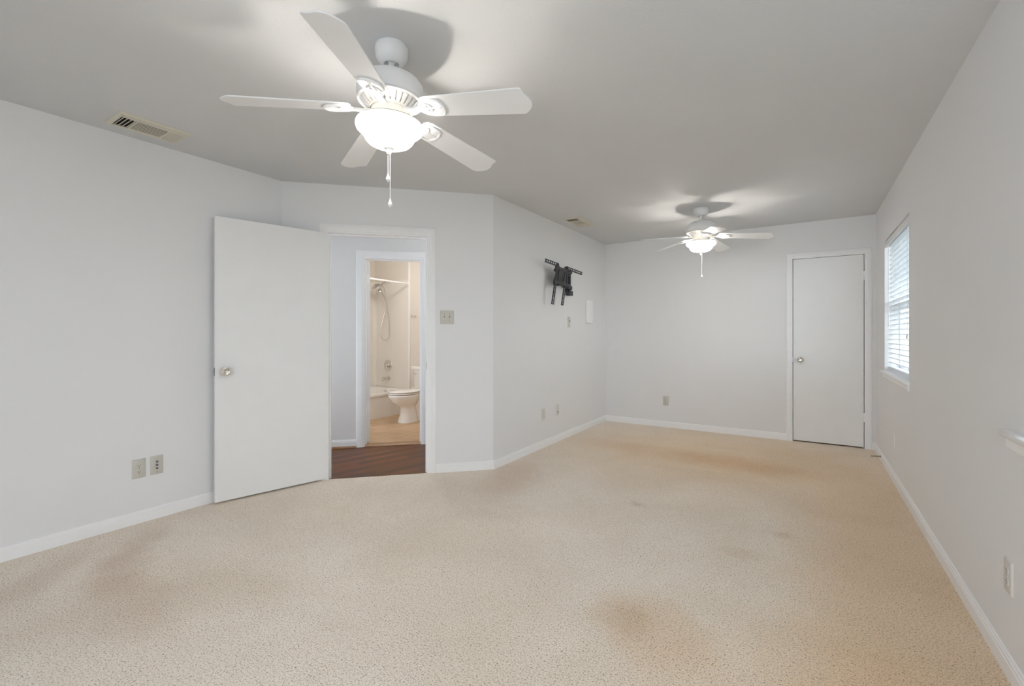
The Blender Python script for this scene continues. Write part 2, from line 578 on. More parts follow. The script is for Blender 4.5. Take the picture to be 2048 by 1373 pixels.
# closet behind the closed door
m = MB()
m.box((CD[0] - .3, YB + .7, -.05), (CD[1] + .2, YB + .75, H + .03))
m.box((CD[0] - .35, YB + .12, -.05), (CD[0] - .3, YB + .75, H + .03))
m.box((CD[1] + .15, YB + .12, -.05), (CD[1] + .2, YB + .75, H + .03))
m.box((CD[0] - .3, YB + .12, H - .02), (CD[1] + .2, YB + .75, H + .03))
struct(m.done('wall_closet', MAT['wall']))
slab('floor_closet', [(CD[0] - .3, YB), (CD[1] + .15, YB), (CD[1] + .15, YB + .7), (CD[0] - .3, YB + .7)], -0.06, -0.002, MAT['carpet'])

# ------------------------------------------------------------------ baseboards
BB = [(0, 0.0), (0.013, 0.0), (0.013, 0.052), (0.0105, 0.054), (0.0105, 0.064), (0.007, 0.067), (0.006, 0.074), (0.0, 0.077)]


def baseboard(name, M, s0, s1, k0=0.0, k1=0.0, mat=None, parent=None, prof=BB):
    """k0/k1: mitre slope at each end (ds per unit out)"""
    m = MB()
    m.loft([[(s0 + k0 * o, o, z) for o, z in prof], [(s1 + k1 * o, o, z) for o, z in prof]], M)
    return struct(m.done(name, mat or MAT['trim'], parent))


t225 = math.tan(R(22.5))
baseboard('baseboard_left', M_LEFT, YF, Y0, 0, -t225)
baseboard('baseboard_corner', M_ANG, 0, 0.286, t225, 0)
baseboard('baseboard_corner.001', M_ANG, 1.2315, ALEN, 0, t225)
baseboard('baseboard_recess', M_TV, Y1, YB, -t225, -1)
baseboard('baseboard_back', M_BACK, XT, -0.1845, 1, 0)
baseboard('baseboard_back.001', M_BACK, 0.5705, XR, 0, -1)
baseboard('baseboard_right', M_RIGHT, YF, YB, 0, -1)
hb = baseboard('baseboard_hall', M_HALL, -1.2, 0.443, 0, 0)
m = MB()
m.loft([[(s, 0.013 + 0.014 * math.cos(a), 0.001 - 0.008 + 0.018 * math.sin(a)) for a in [0, .5, 1.0, PI / 2]] + [(s, 0.013, -0.008)] for s in (-1.2, 0.443)], M_HALL)
m.done('shoe_molding', MAT['shoe'], hb)
baseboard('baseboard_hall.001', M_HALL, 1.205, 2.1, 0, 0)

# ------------------------------------------------------------------ casings and jambs (trim_n)
CAS = [(0.0, 0.0), (0.0, 0.009), (0.003, 0.012), (0.016, 0.0125), (0.018, 0.015), (0.044, 0.016), (0.052, 0.013), (0.060, 0.012), (0.064, 0.008), (0.064, 0.0)]


def casing(m, M, a, b_, h, prof=CAS, k=1.0, z0=0.0):
    rings = []
    for (d, o) in prof:
        d *= k
        rings.append([(a - d, o, z0), (a - d, o, h + d), (b_ + d, o, h + d), (b_ + d, o, z0)])
    m.loft(rings, M, False, False, closed=False)
    m.face([r[0] for r in rings], M)
    m.face([r[3] for r in rings], M)


def jamb(m, M, a, b_, h, o0, o1, th=0.02, z0=-0.01):
    m.box((a - th, o0, z0), (a, o1, h), M)
    m.box((b_, o0, z0), (b_ + th, o1, h), M)
    m.box((a - th, o0, h), (b_ + th, o1, h + th), M)


m = MB()
casing(m, M_ANG, D1[0] - 0.007, D1[1] + 0.013, DH + 0.012)
jamb(m, M_ANG, D1[0], D1[1], DH, -TH - 0.001, 0.004)
# stop strips the open door closes against
m.box((D1[0], -0.075, -0.01), (D1[0] + 0.011, -0.042, DH), M_ANG)
m.box((D1[1] - 0.011, -0.075, -0.01), (D1[1], -0.042, DH), M_ANG)
m.box((D1[0] + 0.011, -0.075, DH - 0.011), (D1[1] - 0.011, -0.042, DH), M_ANG)
t1 = struct(m.done('trim_1', MAT['trim'], smooth=40))
m = MB()
m.box((D1[1] - 0.0015, -0.036, 0.895), (D1[1] + 0.001, -0.006, 0.955), M_ANG)
m.box((D1[1] - 0.002, -0.026, 0.912), (D1[1] - 0.0012, -0.014, 0.938), M_ANG)
o = m.done('strike_plate', MAT['purple'], t1)

m = MB()
casing(m, M_BACK, CD[0] - 0.003, CD[1] + 0.004, DH + 0.006, k=0.93)
jamb(m, M_BACK, CD[0] - 0.002, CD[1] + 0.002, DH, -0.12, 0.002, th=0.018)
m.box((CD[0] - .001, -0.075, 0), (CD[0] + 0.012, -0.045, DH), M_BACK)
m.box((CD[1] - 0.012, -0.075, 0), (CD[1] + .001, -0.045, DH), M_BACK)
m.box((CD[0] - .001, -0.075, DH - 0.012), (CD[1] + .001, -0.045, DH), M_BACK)
t2 = struct(m.done('trim_2', MAT['trim'], smooth=40))

m = MB()
casing(m, M_HALL, BO[0] - 0.008, BO[1] + 0.006, 2.016, k=1.28, z0=-0.008)
jamb(m, M_HALL, BO[0], BO[1], 2.01, -0.118, 0.003)
m.box((BO[0], -0.07, 0), (BO[0] + 0.011, -0.04, 2.01), M_HALL)
m.box((BO[1] - 0.011, -0.07, 0), (BO[1], -0.04, 2.01), M_HALL)
m.box((BO[0] + .011, -0.07, 1.999), (BO[1] - .011, -0.04, 2.01), M_HALL)
t3 = struct(m.done('trim_3', MAT['trim'], smooth=40))
m = MB()
m.loft([[(s, -0.115, -0.006), (s, -0.10, 0.008), (s, -0.02, 0.008), (s, 0.004, -0.006)] for s in (BO[0], BO[1])], M_HALL)
struct(m.done('trim_4', MAT['shoe']))     # wooden threshold under the bathroom doorway


# ------------------------------------------------------------------ doors
def knob(parent, M, name='door_knob'):
    """lathe pointing along local +y of M"""
    Q = M @ Matrix.Rotation(R(-90), 4, 'X')
    m = MB()
    m.lathe([(0.0, 0.0), (0.032, 0.0), (0.032, 0.004), (0.028, 0.009), (0.016, 0.011), (0.0125, 0.016), (0.0125, 0.026), (0.019, 0.032), (0.026, 0.040), (0.0275, 0.048), (0.025, 0.056), (0.018, 0.060), (0.014, 0.0595), (0.011, 0.0575), (0.004, 0.0575), (0.0, 0.059)], 32, Q)
    return m.done(name, MAT['chrome'], parent, smooth=35)


def hinge(parent, M, half=0.045):
    m = MB()
    m.lathe([(0, -half), (0.006, -half), (0.006, half), (0, half)], 12, M)
    m.lathe([(0, half), (0.004, half), (0.005, half + .005), (0, half + .008)], 12, M)
    m.box((-0.022, -0.003, -half), (0.022, 0.0005, half), M)
    return m.done('hinge', MAT['trim'], parent, smooth=35)


# door_1: the bedroom door, standing open towards the left wall
hx, hy = (M_ANG @ Vector((D1[0] + 0.003, 0.010, 0)))[:2]
fx, fy = -3.487, 1.556
dv = Vector((fx - hx, fy - hy, 0)).normalized()
nv = Vector((-dv.y, dv.x, 0))
if nv.x < 0:
    nv = -nv
M_D1 = Matrix(((dv.x, nv.x, 0, hx), (dv.y, nv.y, 0, hy), (0, 0, 1, 0), (0, 0, 0, 1)))
d1 = struct(MB().box((0.0, -0.035, 0.014), (0.800, 0.0, 2.034), M_D1, bev=0.0015, seg=1).done('door_1', MAT['door']))
knob(d1, M_D1 @ Matrix.Translation((0.740, 0.0, 0.934)))
m = MB()
m.box((0.7995, -0.030, 0.905), (0.8015, -0.005, 0.963), M_D1)
m.box((0.8015, -0.024, 0.924), (0.808, -0.011, 0.944), M_D1, bev=0.002)
m.done('latch', MAT['purple'], d1)
for z in (0.25, 1.05, 1.80):
    hinge(d1, M_D1 @ Matrix.Translation((-0.004, -0.036, z)))

# door_2: the closet door, closed
m = MB()
m.box((CD[0] + 0.004, -0.036, 0.013), (CD[1] - 0.004, -0.001, DH - 0.004), M_BACK, bev=0.0015, seg=1)
d2 = struct(m.done('door_2', MAT['door']))
knob(d2, M_BACK @ Matrix.Translation((-0.055, -0.001, 0.914)))
m = MB()
m.box((CD[0] - 0.010, -0.003, 0.885), (CD[0] + 0.003, 0.003, 0.943), M_BACK, bev=0.001)
m.done('latch', MAT['purple'], d2)
for z in (0.323, 1.811):
    hinge(d2, M_BACK @ Matrix.Translation((CD[1] + 0.001, 0.004, z)))

# door_3: the bathroom door, opened into the bathroom
bh = M_HALL @ Vector((BO[0] + 0.006, -0.120, 0))
bd = Vector((-0.860, 0.510, 0)).normalized()
bn = Vector((bd.y, -bd.x, 0))
M_D3 = Matrix(((bd.x, bn.x, 0, bh.x), (bd.y, bn.y, 0, bh.y), (0, 0, 1, 0), (0, 0, 0, 1)))
m = MB()
m.box((0.0, 0.0, 0.014), (0.57, 0.035, 2.00), M_D3, bev=0.0015, seg=1)
d3 = struct(m.done('door_3', MAT['door']))
for z in (0.393, 1.806):
    m = MB()
    m.box((-0.003, 0.0, z - 0.045), (0.0005, 0.034, z + 0.045), M_D3)
    m.lathe([(0, -.045), (0.006, -.045), (0.006, .045), (0, .045)], 12, M_D3 @ Matrix.Translation((-0.004, -0.002, z)))
    m.done('hinge', MAT['trim'], d3, smooth=35)
knob(d3, M_D3 @ Matrix.Translation((0.51, 0.035, 0.93)))


# ------------------------------------------------------------------ windows
def window(n, win, near_ear, far_ear):
    a, b_, z0, z1 = win
    root = struct(empty('window_%d' % n, (XR, a, z0)))
    inv = Matrix.Translation((-XR, -a, -z0))
    Q = inv @ M_RIGHT
    m = MB()
    # reveal lining
    for lo, hi in (((a, -0.17, z0), (a + 0.006, -0.001, z1)), ((b_ - 0.006, -0.17, z0), (b_, -0.001, z1)), ((a, -0.17, z1 - 0.006), (b_, -0.001, z1))):
        m.box(lo, hi, Q)
    m.done('window_reveal', MAT['trim'], root)
    m = MB()
    zb, zt = z0 + 0.022, z1 - 0.006
    ia, ib = a + 0.006, b_ - 0.006
    zm = (zb + zt) / 2
    for lo, hi in (((ia, -0.155, zb), (ia + 0.035, -0.105, zt)), ((ib - 0.035, -0.155, zb), (ib, -0.105, zt)), ((ia, -0.155, zt - 0.035), (ib, -0.105, zt)), ((ia, -0.155, zb), (ib, -0.105, zb + 0.045)), ((ia, -0.15, zm - 0.02), (ib, -0.105, zm + 0.02))):
        m.box(lo, hi, Q, bev=0.002, seg=1)
    fr = m.done('window_frame', MAT['trim'], root)
    for (p, q) in ((zb + .045, zm - .02), (zm + .02, zt - .035)):
        MB().box((ia + .035, -0.132, p), (ib - .035, -0.128, q), Q).done('window_pane', MAT['glass'], fr)
    # sill (stool) with rounded front and ears, apron below
    m = MB()
    zt_ = z0 + 0.022
    prof = [(-0.105, 0), (0.028, 0), (0.033, 0.004), (0.034, 0.011), (0.033, 0.018), (0.028, 0.022), (-0.105, 0.022)]
    ss = [a - near_ear, a - near_ear + 0.006, a - near_ear + 0.014, b_ + far_ear - 0.012, b_ + far_ear - 0.004, b_ + far_ear]
    cutf = [0.016, 0.006, 0.0, 0.0, 0.006, 0.016]
    # the part within the opening
    m.box((a + .0005, -0.105, z0), (b_ - .0005, 0.0, zt_), Q)
    m.loft([[(s, max(0.0003, min(o, o - c) if o > 0 else 0.0003), z0 + z) for o, z in prof] for s, c in zip(ss, cutf)], Q)
    m.done('window_sill', MAT['trim'], root, smooth=40)
    m = MB()
    m.loft([[(s, o, z0 - z) for o, z in ((0.0003, 0.0), (0.014, 0.0), (0.014, 0.038), (0.009, 0.045), (0.0003, 0.047))] for s in (a - near_ear + 0.018, b_ + far_ear - 0.018)], Q)
    m.done('window_apron', MAT['trim'], root)
    return root


window(1, WIN, 0.045, 0.030)
window(2, WIN2, 0.06, 0.185)
# light portals guide sky light through the openings
def portal(name, loc, rot, sx, sy):
    l = bpy.data.lights.new(name, 'AREA')
    l.shape = 'RECTANGLE'
    l.size = sx
    l.size_y = sy
    l.cycles.is_portal = True
    o = bpy.data.objects.new(name, l)
    o.location = loc
    o.rotation_euler = rot
    COL.objects.link(o)


portal('portal', (XR + 0.175, (WIN[0] + WIN[1]) / 2, 1.45), (0, R(90), 0), 1.2, 1.2)
portal('portal', (XR + 0.175, (WIN2[0] + WIN2[1]) / 2, 1.45), (0, R(90), 0), 1.2, 0.70)
portal('portal', (-0.275, YF - 0.13, 1.225), (R(90), 0, 0), 1.45, 1.85)

pv = M_ANG @ Vector((-1.72, -0.525, 1.1))
portal('portal', pv, (R(90), 0, R(135)), 0.57, 1.95)

# lawn, and an added wall dimming what is seen through the window
struct(MB().prism([(XR + .2, -12), (14, -12), (14, 18), (XR + .2, 18)], -0.5, -0.4).done('floor_yard', plain('lawn', (0.11, 0.13, 0.09), 0.9, var=0.2, scale=3)))

struct(MB().box((1.1, 9.0, -0.5), (8.0, 9.2, 4.5)).done('wall_view_dimmer', plain('view_dimmer_grey', (0.20, 0.21, 0.23), 0.7, var=0.05, scale=2)))

# ------------------------------------------------------------------ venetian blind in window_1
BA, BB_ = WIN[0] + 0.010, WIN[1] - 0.010
root = tag(empty('window_blind', (XR, BA, 2.05)), 'white slatted venetian blind hanging in the window of the right wall', 'blind')
Q = Matrix.Translation((-XR, -BA, -2.05)) @ M_RIGHT
m = MB()
m.box((BA - 0.003, -0.016, 1.992), (BB_ + 0.003, -0.001, 2.038), Q, bev=0.002)
m.done('valance', MAT['wall'], root)
m = MB()
m.box((BA, -0.080, 1.995), (BB_, -0.026, 2.045), Q, bev=0.003)
m.done('headrail', MAT['slat'], root)
zs = [1.955 - 0.042 * k for k in range(25)]
slat_me = None
for k, z in enumerate(zs):
    if slat_me is None:
        m = MB()
        tl = R(4)
        prof = []
        for i in range(7):
            t = (i / 6 - 0.5)
            prof.append((t * 0.050, 0.0030 * (1 - 4 * t * t)))
        ring = [(y * math.cos(tl) - zz * math.sin(tl), y * math.sin(tl) + zz * math.cos(tl)) for y, zz in prof]
        ring += [(y, zz - 0.003) for y, zz in reversed(ring)]
        m.loft([[(s, y, zz) for y, zz in ring] for s in (0, BB_ - BA)], Matrix(((0, -1, 0, 0), (1, 0, 0, 0), (0, 0, 1, 0), (0, 0, 0, 1))))
        o = m.done('slat', MAT['slat'], root, smooth=50)
        slat_me = o.data
    else:
        o = bpy.data.objects.new('slat', slat_me)
        COL.objects.link(o)
        o.parent = root
    o.location = (0.053, 0, z - 2.05)
m = MB()
m.box((BA, -0.080, 0.884), (BB_, -0.028, 0.905), Q, bev=0.004)
m.done('bottom_rail', MAT['slat'], root)
for s in (BA + 0.15, (BA + BB_) / 2, BB_ - 0.15):
    m = MB()
    for o_ in (-0.0275, -0.0785):
        m.tube([(s, o_, 2.0), (s, o_, 0.895)], 0.0009, 6, Q)
    m.tube([(s, -0.053, 2.0), (s, -0.053, 0.895)], 0.0009, 6, Q)
    m.done('ladder_cord', MAT['cord'], root)
m = MB()
m.tube([(BB_ - 0.10, -0.018, 1.992), (BB_ - 0.10, -0.018, 1.33)], 0.004, 8, Q)
m.tube([(BB_ - 0.10, -0.018, 1.33), (BB_ - 0.10, -0.018, 1.27)], [0.005, 0.007], 8, Q)
m.done('tilt_wand', MAT['white'], root)
m = MB()
m.tube([(BA + 0.20, -0.020, 1.992), (BA + 0.20, -0.020, 1.20)], 0.0015, 6, Q)
m.sphere((BA + 0.20, -0.020, 1.18), 0.008, Q, sz=2.2)
m.done('lift_cord', MAT['cord'], root)


# ------------------------------------------------------------------ plates, outlets, switches on the walls
def rrect(w_, h_, r, n=4):
    out = []
    for cx, cz, a0 in ((w_ / 2 - r, h_ / 2 - r, 0), (-w_ / 2 + r, h_ / 2 - r, 90), (-w_ / 2 + r, -h_ / 2 + r, 180), (w_ / 2 - r, -h_ / 2 + r, 270)):
        for k in range(n + 1):
            a = R(a0 + 90 * k / n)
            out.append((cx + r * math.cos(a), cz + r * math.sin(a)))
    return out


def plate_mesh(w_=0.072, h_=0.122, M=None):
    m = MB()
    o0 = rrect(w_, h_, 0.004)
    o1 = rrect(w_ - 0.003, h_ - 0.003, 0.004)
    o2 = rrect(w_ - 0.009, h_ - 0.009, 0.003)
    m.loft([[(x, 0, z) for x, z in o0], [(x, 0.004, z) for x, z in o1], [(x, 0.0062, z) for x, z in o2]], M)
    return m


def outlet(name, M, label, mat, group='wall outlets'):
    root = tag(empty(name, M=M), label, 'outlet', group)
    plate_mesh().done('plate', mat, root, smooth=40)
    for dz in (0.0195, -0.0195):
        m = MB()
        pts = []
        for k in range(24):
            a = 2 * PI * k / 24
            pts.append((0.0168 * math.cos(a), max(-0.0135, min(0.0135, 0.0168 * math.sin(a)))))
        m.loft([[(x, 0.004, z + dz) for x, z in pts], [(x, 0.0078, z + dz) for x, z in pts], [(x * .94, 0.0084, z * .94 + dz) for x, z in pts]])
        rc = m.done('receptacle', mat, root, smooth=40)
        m = MB()
        m.box((-0.0075, 0.0070, dz - 0.0005), (-0.0052, 0.0087, dz + 0.0085))
        m.box((0.0052, 0.0070, dz + 0.0005), (0.0073, 0.0087, dz + 0.0080))
        m.lathe([(0.0, 0.0), (0.0028, 0.0), (0.0028, 0.0017), (0, 0.0017)], 12, Matrix.Translation((0, 0.0070, dz - 0.0075)) @ Matrix.Rotation(R(-90), 4, 'X'))
        m.done('socket_slots', MAT['slot'], rc)
    m = MB()
    m.lathe([(0.0, 0.0), (0.003, 0.0), (0.0028, 0.001), (0, 0.0014)], 12, Matrix.Translation((0, 0.0062, 0)) @ Matrix.Rotation(R(-90), 4, 'X'))
    m.done('screw', MAT['steel'], root)
    return root


def jackplate(name, M, label, mat, jacks, cat='wall plate', group='cable plates'):
    root = tag(empty(name, M=M), label, cat, group)
    plate_mesh().done('plate', mat, root, smooth=40)
    for dz in jacks:
        Qm = Matrix.Translation((0, 0.006, dz)) @ Matrix.Rotation(R(-90), 4, 'X')
        m = MB()
        m.lathe([(0, 0), (0.0068, 0), (0.0068, 0.003), (0.0045, 0.003), (0.0045, 0.010), (0.0030, 0.010), (0.0030, 0.004), (0, 0.004)], 16, Qm)
        m.done('jack', MAT['purple'], root, smooth=35)
    for dz in (0.042, -0.042):
        m = MB()
        m.lathe([(0.0, 0.0), (0.003, 0.0), (0.0028, 0.001), (0, 0.0014)], 12, Matrix.Translation((0, 0.0062, dz)) @ Matrix.Rotation(R(-90), 4, 'X'))
        m.done('screw', MAT['steel'], root)
    return root


outlet('wall_outlet', wall_at(M_LEFT, 1.145, 0.345), 'beige duplex outlet on left wall, left of the three-jack cable plate', MAT['ivory'])
jackplate('cable_plate', wall_at(M_LEFT, 1.240, 0.347), 'beige plate with three jacks on left wall beside the open door', MAT['ivory'], (0.022, 0.0, -0.022))
outlet('wall_outlet', wall_at(M_TV, 4.231, 0.348), 'low wall outlet under the black mount, nearer the hall doorway of two plates', MAT['ivory_wall'])
jackplate('cable_plate', wall_at(M_TV, 4.553, 0.352), 'low jack plate under the black mount, nearer the back corner of two plates', MAT['ivory_wall'], (-0.022,))
jackplate('cable_plate', wall_at(M_TV, 4.847, 1.340), 'beige plate high on wall just below right of the black mount', MAT['ivory'], (0.012,))
outlet('wall_outlet', wall_at(M_BACK, -1.525, 0.340), 'beige duplex outlet low on the back wall left of closet door', MAT['ivory'])
outlet('wall_outlet', wall_at(M_RIGHT, 2.302, 0.347), 'large duplex outlet at right picture edge on the right wall', MAT['ivory_wall'])
jackplate('cable_plate', wall_at(M_RIGHT, 4.824, 0.326), 'wall coloured cover plate low on right wall under the window', MAT['wall'], ())

# two-gang switch plate beside the doorway
root = tag(empty('switch_plate', M=wall_at(M_ANG, 1.326, 1.347)), 'beige double light switch plate on wall right of the hall doorway', 'light switch')
plate_mesh(0.119, 0.119).done('plate', MAT['ivory'], root, smooth=40)
for dx in (-0.023, 0.023):
    m = MB()
    m.box((dx - 0.006, 0.004, -0.0125), (dx + 0.006, 0.0072, 0.0125), bev=0.0008, seg=1)
    m.loft([[(dx - .004, 0.006, -0.007), (dx + .004, 0.006, -0.007), (dx + .004, 0.006, 0.005), (dx - .004, 0.006, 0.005)],
            [(dx - .0035, 0.019, -0.009), (dx + .0035, 0.019, -0.009), (dx + .0035, 0.017, -0.003), (dx - .0035, 0.017, -0.003)]])
    tg = m.done('toggle', MAT['ivory'], root)
    m = MB()
    m.box((dx - 0.0045, 0.0072, 0.006), (dx + 0.0045, 0.0078, 0.0115))
    m.done('toggle_slot', MAT['slot'], tg)
    for dz in (0.030, -0.030):
        m = MB()
        m.lathe([(0.0, 0.0), (0.0032, 0.0), (0.003, 0.001), (0, 0.0014)], 12, Matrix.Translation((dx, 0.0062, dz)) @ Matrix.Rotation(R(-90), 4, 'X'))
        m.done('screw', MAT['purple'], root)

# slim white box on the recess wall
root = tag(empty('wall_box', M=wall_at(M_TV, 5.40, 1.485)), 'slim white upright box on wall near the back corner', 'wall box')
m = MB()
m.box((-0.070, 0.0, -0.145), (0.070, 0.045, 0.145), bev=0.006)
m.done('cover', MAT['white'], root, smooth=40)
m = MB()
m.box((0.070, 0.008, 0.085), (0.085, 0.022, 0.105), bev=0.003)
m.done('side_tab', MAT['white'], root)

# ------------------------------------------------------------------ ceiling registers
def register(name, cx, cy, wx, ly, label, rotz=0.0):
    """wx across, ly along local y; hangs from the ceiling, z down negative"""
    root = tag(empty(name, M=Matrix.Translation((cx, cy, H)) @ Matrix.Rotation(rotz, 4, 'Z')), label, 'air vent', 'ceiling air vents')
    hx_, hy_ = wx / 2, ly / 2
    fl = 0.026
    m = MB()
    # frame with bevelled lip: outer to inner rings
    def ring(ax, ay, z):
        return [(-ax, -ay, z), (ax, -ay, z), (ax, ay, z), (-ax, ay, z)]
    m.loft([ring(hx_, hy_, 0.0), ring(hx_, hy_, -0.003), ring(hx_ - 0.010, hy_ - 0.010, -0.010), ring(hx_ - fl + .006, hy_ - fl + .006, -0.012), ring(hx_ - fl, hy_ - fl, -0.009), ring(hx_ - fl, hy_ - fl, -0.001)], None, False, False)
    m.done('frame', MAT['vent'], root)
    ix, iy = hx_ - fl, hy_ - fl
    xa_, xb_ = -ix, ix - wx * 0.14        # louvre field sits to one side of a broad flat band
    m = MB()
    m.box((xb_, -iy, -0.0115), (ix, iy, -0.0005))
    m.done('face_band', MAT['vent'], root)
    m = MB()
    m.box((xa_, -iy, -0.0012), (xb_, iy, -0.0004))
    m.done('duct_shade', MAT['dark'], root)  # dark sheet painted in for the shade inside the duct
    end = iy * 2 * 0.24
    y0_, y1_ = -iy + end, iy - end
    def louver(p, q, ang, wd, along_y):
        m = MB()
        c = math.cos(ang) * wd / 2
        s = math.sin(ang) * wd / 2
        if along_y:   # p = (x, ya), q = yb
            x, ya = p
            m.loft([[(x - c, yy, -0.0065 - s), (x + c, yy, -0.0065 + s), (x + c + .0008, yy, -0.0075 + s), (x - c + .0008, yy, -0.0075 - s)] for yy in (ya, q)])
        else:
            y, xa = p
            m.loft([[(xx, y - c, -0.0065 - s), (xx, y + c, -0.0065 + s), (xx, y + c + .0008, -0.0075 + s), (xx, y - c + .0008, -0.0075 - s)] for xx in (xa, q)])
        return m.done('louver', MAT['vent'], root)
    nl = 8
    pw = (xb_ - xa_) / nl
    for k in range(nl):
        louver((xa_ + (k + 0.5) * pw, y0_), y1_, R(-5), pw * 0.86, True)
    ne = max(3, int(end / 0.0165))
    for k in range(ne):
        y = -iy + (k + 0.5) * end / ne
        louver((y, xa_), xb_, R(34), end / ne * 0.62, False)
        y = y1_ + (k + 0.5) * end / ne
        louver((y, xa_), xb_, R(-34), end / ne * 0.95, False)
    for yy in (y0_, y1_):
        m = MB()
        m.box((xa_, yy - .004, -0.011), (xb_, yy + .004, -0.003))
        m.done('divider', MAT['vent'], root)
    return root


register('air_vent', -3.31, 1.118, 0.245, 0.355, 'ivory louvred ceiling vent at upper left, left of the near fan')
register('air_vent', -2.105, 4.63, 0.215, 0.43, 'ivory louvred ceiling vent beyond, left of the far small fan')

# ------------------------------------------------------------------ ceiling fans
def make_fan():
    root = empty('ceiling_fan', (0, 0, 0))
    m = MB()
    m.lathe([(0.0, 0.0), (0.066, 0.0), (0.068, -0.004), (0.068, -0.025), (0.065, -0.044), (0.054, -0.062), (0.038, -0.0735), (0.034, -0.075), (0.031, -0.074), (0.030, -0.050), (0.0, -0.040)], 48)
    m.done('canopy', MAT['fan'], root, smooth=35)
    m = MB()
    m.sphere((0, 0, -0.078), 0.021)
    m.tube([(0, 0, -0.078), (0, 0, -0.150)], 0.0125, 16)
    m.lathe([(0.0, -0.134), (0.018, -0.136), (0.022, -0.141), (0.022, -0.148), (0, -0.150)], 24)
    m.done('downrod', MAT['fan'], root, smooth=35)
    m = MB()
    m.lathe([(0.0, -0.143), (0.030, -0.1435), (0.062, -0.147), (0.094, -0.156), (0.119, -0.171), (0.134, -0.192), (0.139, -0.214), (0.139, -0.238), (0.135, -0.250), (0.128, -0.254), (0.0, -0.254)], 64)
    m.done('motor_housing', MAT['fan'], root, smooth=35)
    # slotted lower ring: sloping annulus with raised ribs, and dark slots between them
    m = MB()
    m.lathe([(0.128, -0.250), (0.133, -0.254), (0.134, -0.260), (0.128, -0.263), (0.121, -0.262), (0.121, -0.252)], 64)
    m.lathe([(0.092, -0.288), (0.089, -0.295), (0.082, -0.296), (0.078, -0.290), (0.078, -0.270)], 64)
    n = 30
    for k in range(n):
        a = 2 * PI * k / n
        Q = Matrix.Rotation(a, 4, 'Z')
        da, db = 0.0085, 0.0058
        m.loft([[(0.123, -da, -0.258), (0.123, da, -0.258), (0.123, da, -0.264), (0.123, -da, -0.264)],
                [(0.104, -da * .86, -0.277), (0.104, da * .86, -0.277), (0.104, da * .86, -0.284), (0.104, -da * .86, -0.284)],
                [(0.087, -db, -0.288), (0.087, db, -0.288), (0.087, db, -0.295), (0.087, -db, -0.295)]], Q)
    ring = m.done('vent_ring', MAT['fan'], root, smooth=35)
    m = MB()
    m.lathe([(0.124, -0.2545), (0.104, -0.2725), (0.086, -0.2845), (0.070, -0.2845)], 64)
    m.done('motor_core', MAT['fan'], root, smooth=35)
    m = MB()
    m.lathe([(0.0, -0.280), (0.076, -0.280), (0.078, -0.296), (0.074, -0.302), (0.060, -0.305), (0.056, -0.310), (0.056, -0.338), (0.062, -0.342), (0.088, -0.346), (0.091, -0.350), (0.088, -0.353), (0.0, -0.356)], 48)
    m.done('switch_housing', MAT['fan'], root, smooth=35)
    # glass bowl, open at the top
    m = MB()
    prof = [(0.122, -0.349), (0.131, -0.350), (0.1365, -0.353), (0.139, -0.360), (0.1388, -0.369), (0.135, -0.379), (0.126, -0.387), (0.115, -0.394), (0.108, -0.401), (0.1045, -0.410), (0.099, -0.421), (0.088, -0.433), (0.070, -0.442), (0.048, -0.447), (0.020, -0.450), (0.0, -0.450)]
    inner = [(max(0, r - 0.004), z + 0.004) for r, z in prof if r > 0.02][::-1]
    m.lathe(prof, 64)
    nout = len(m.bm.faces)
    m.lathe([(0.0, -0.446)] + inner + [(0.122, -0.349)], 64)
    m.bm.faces.ensure_lookup_table()
    for f in m.bm.faces[nout:]:
        f.material_index = 1
    gb = m.done('glass_bowl', MAT['bowl'], root, smooth=50)
    gb.data.materials.append(MAT['bowl_inside'])
    m = MB()
    m.lathe([(0.0, -0.447), (0.022, -0.448), (0.024, -0.452), (0.020, -0.457), (0.012, -0.460), (0.009, -0.466), (0.011, -0.471), (0.008, -0.479), (0.0, -0.481)], 24)
    fin = m.done('finial', MAT['fan'], root, smooth=35)
    m = MB()
    m.tube([(0, 0, -0.36), (0, 0, -0.447)], 0.004, 8)
    m.done('centre_rod', MAT['fan'], root)
    for (dx, dy, zb) in ((-0.007, 0.003, -0.557), (0.008, -0.003, -0.668)):
        m = MB()
        z = -0.470
        while z > zb:
            m.sphere((dx, dy, z), 0.0025, None, 6, 4)
            z -= 0.0060
        m.tube([(dx, dy, -0.465), (dx, dy, zb)], 0.0010, 5)
        ch = m.done('pull_chain', MAT['fan'], root, smooth=60)
        m = MB()
        T = Matrix.Translation((dx, dy, zb))
        m.lathe([(0.0, 0.002), (0.003, 0.0), (0.0035, -0.006), (0.006, -0.014), (0.009, -0.022), (0.0095, -0.027), (0.006, -0.032), (0.0025, -0.034), (0.003, -0.038), (0, -0.040)], 16, T)
        m.done('pull_fob', MAT['fan'], ch, smooth=40)
    # blades
    L0, L1 = 0.158, 0.640
    up = [(L0, -0.030), (L0 + 0.012, -0.050), (L0 + 0.035, -0.0575), (0.40, -0.064), (0.592, -0.070), (0.604, -0.070), (0.611, -0.066), (0.612, -0.058), (0.614, -0.045), (0.620, -0.030), (0.630, -0.014), (0.634, 0.002), (0.633, 0.018), (0.628, 0.032), (0.620, 0.045), (0.610, 0.056), (0.598, 0.066), (0.586, 0.070)]
    dn = [(0.40, 0.064), (L0 + 0.035, 0.0575), (L0 + 0.012, 0.050), (L0, 0.030)]
    outline = up + dn
    blade_me = None
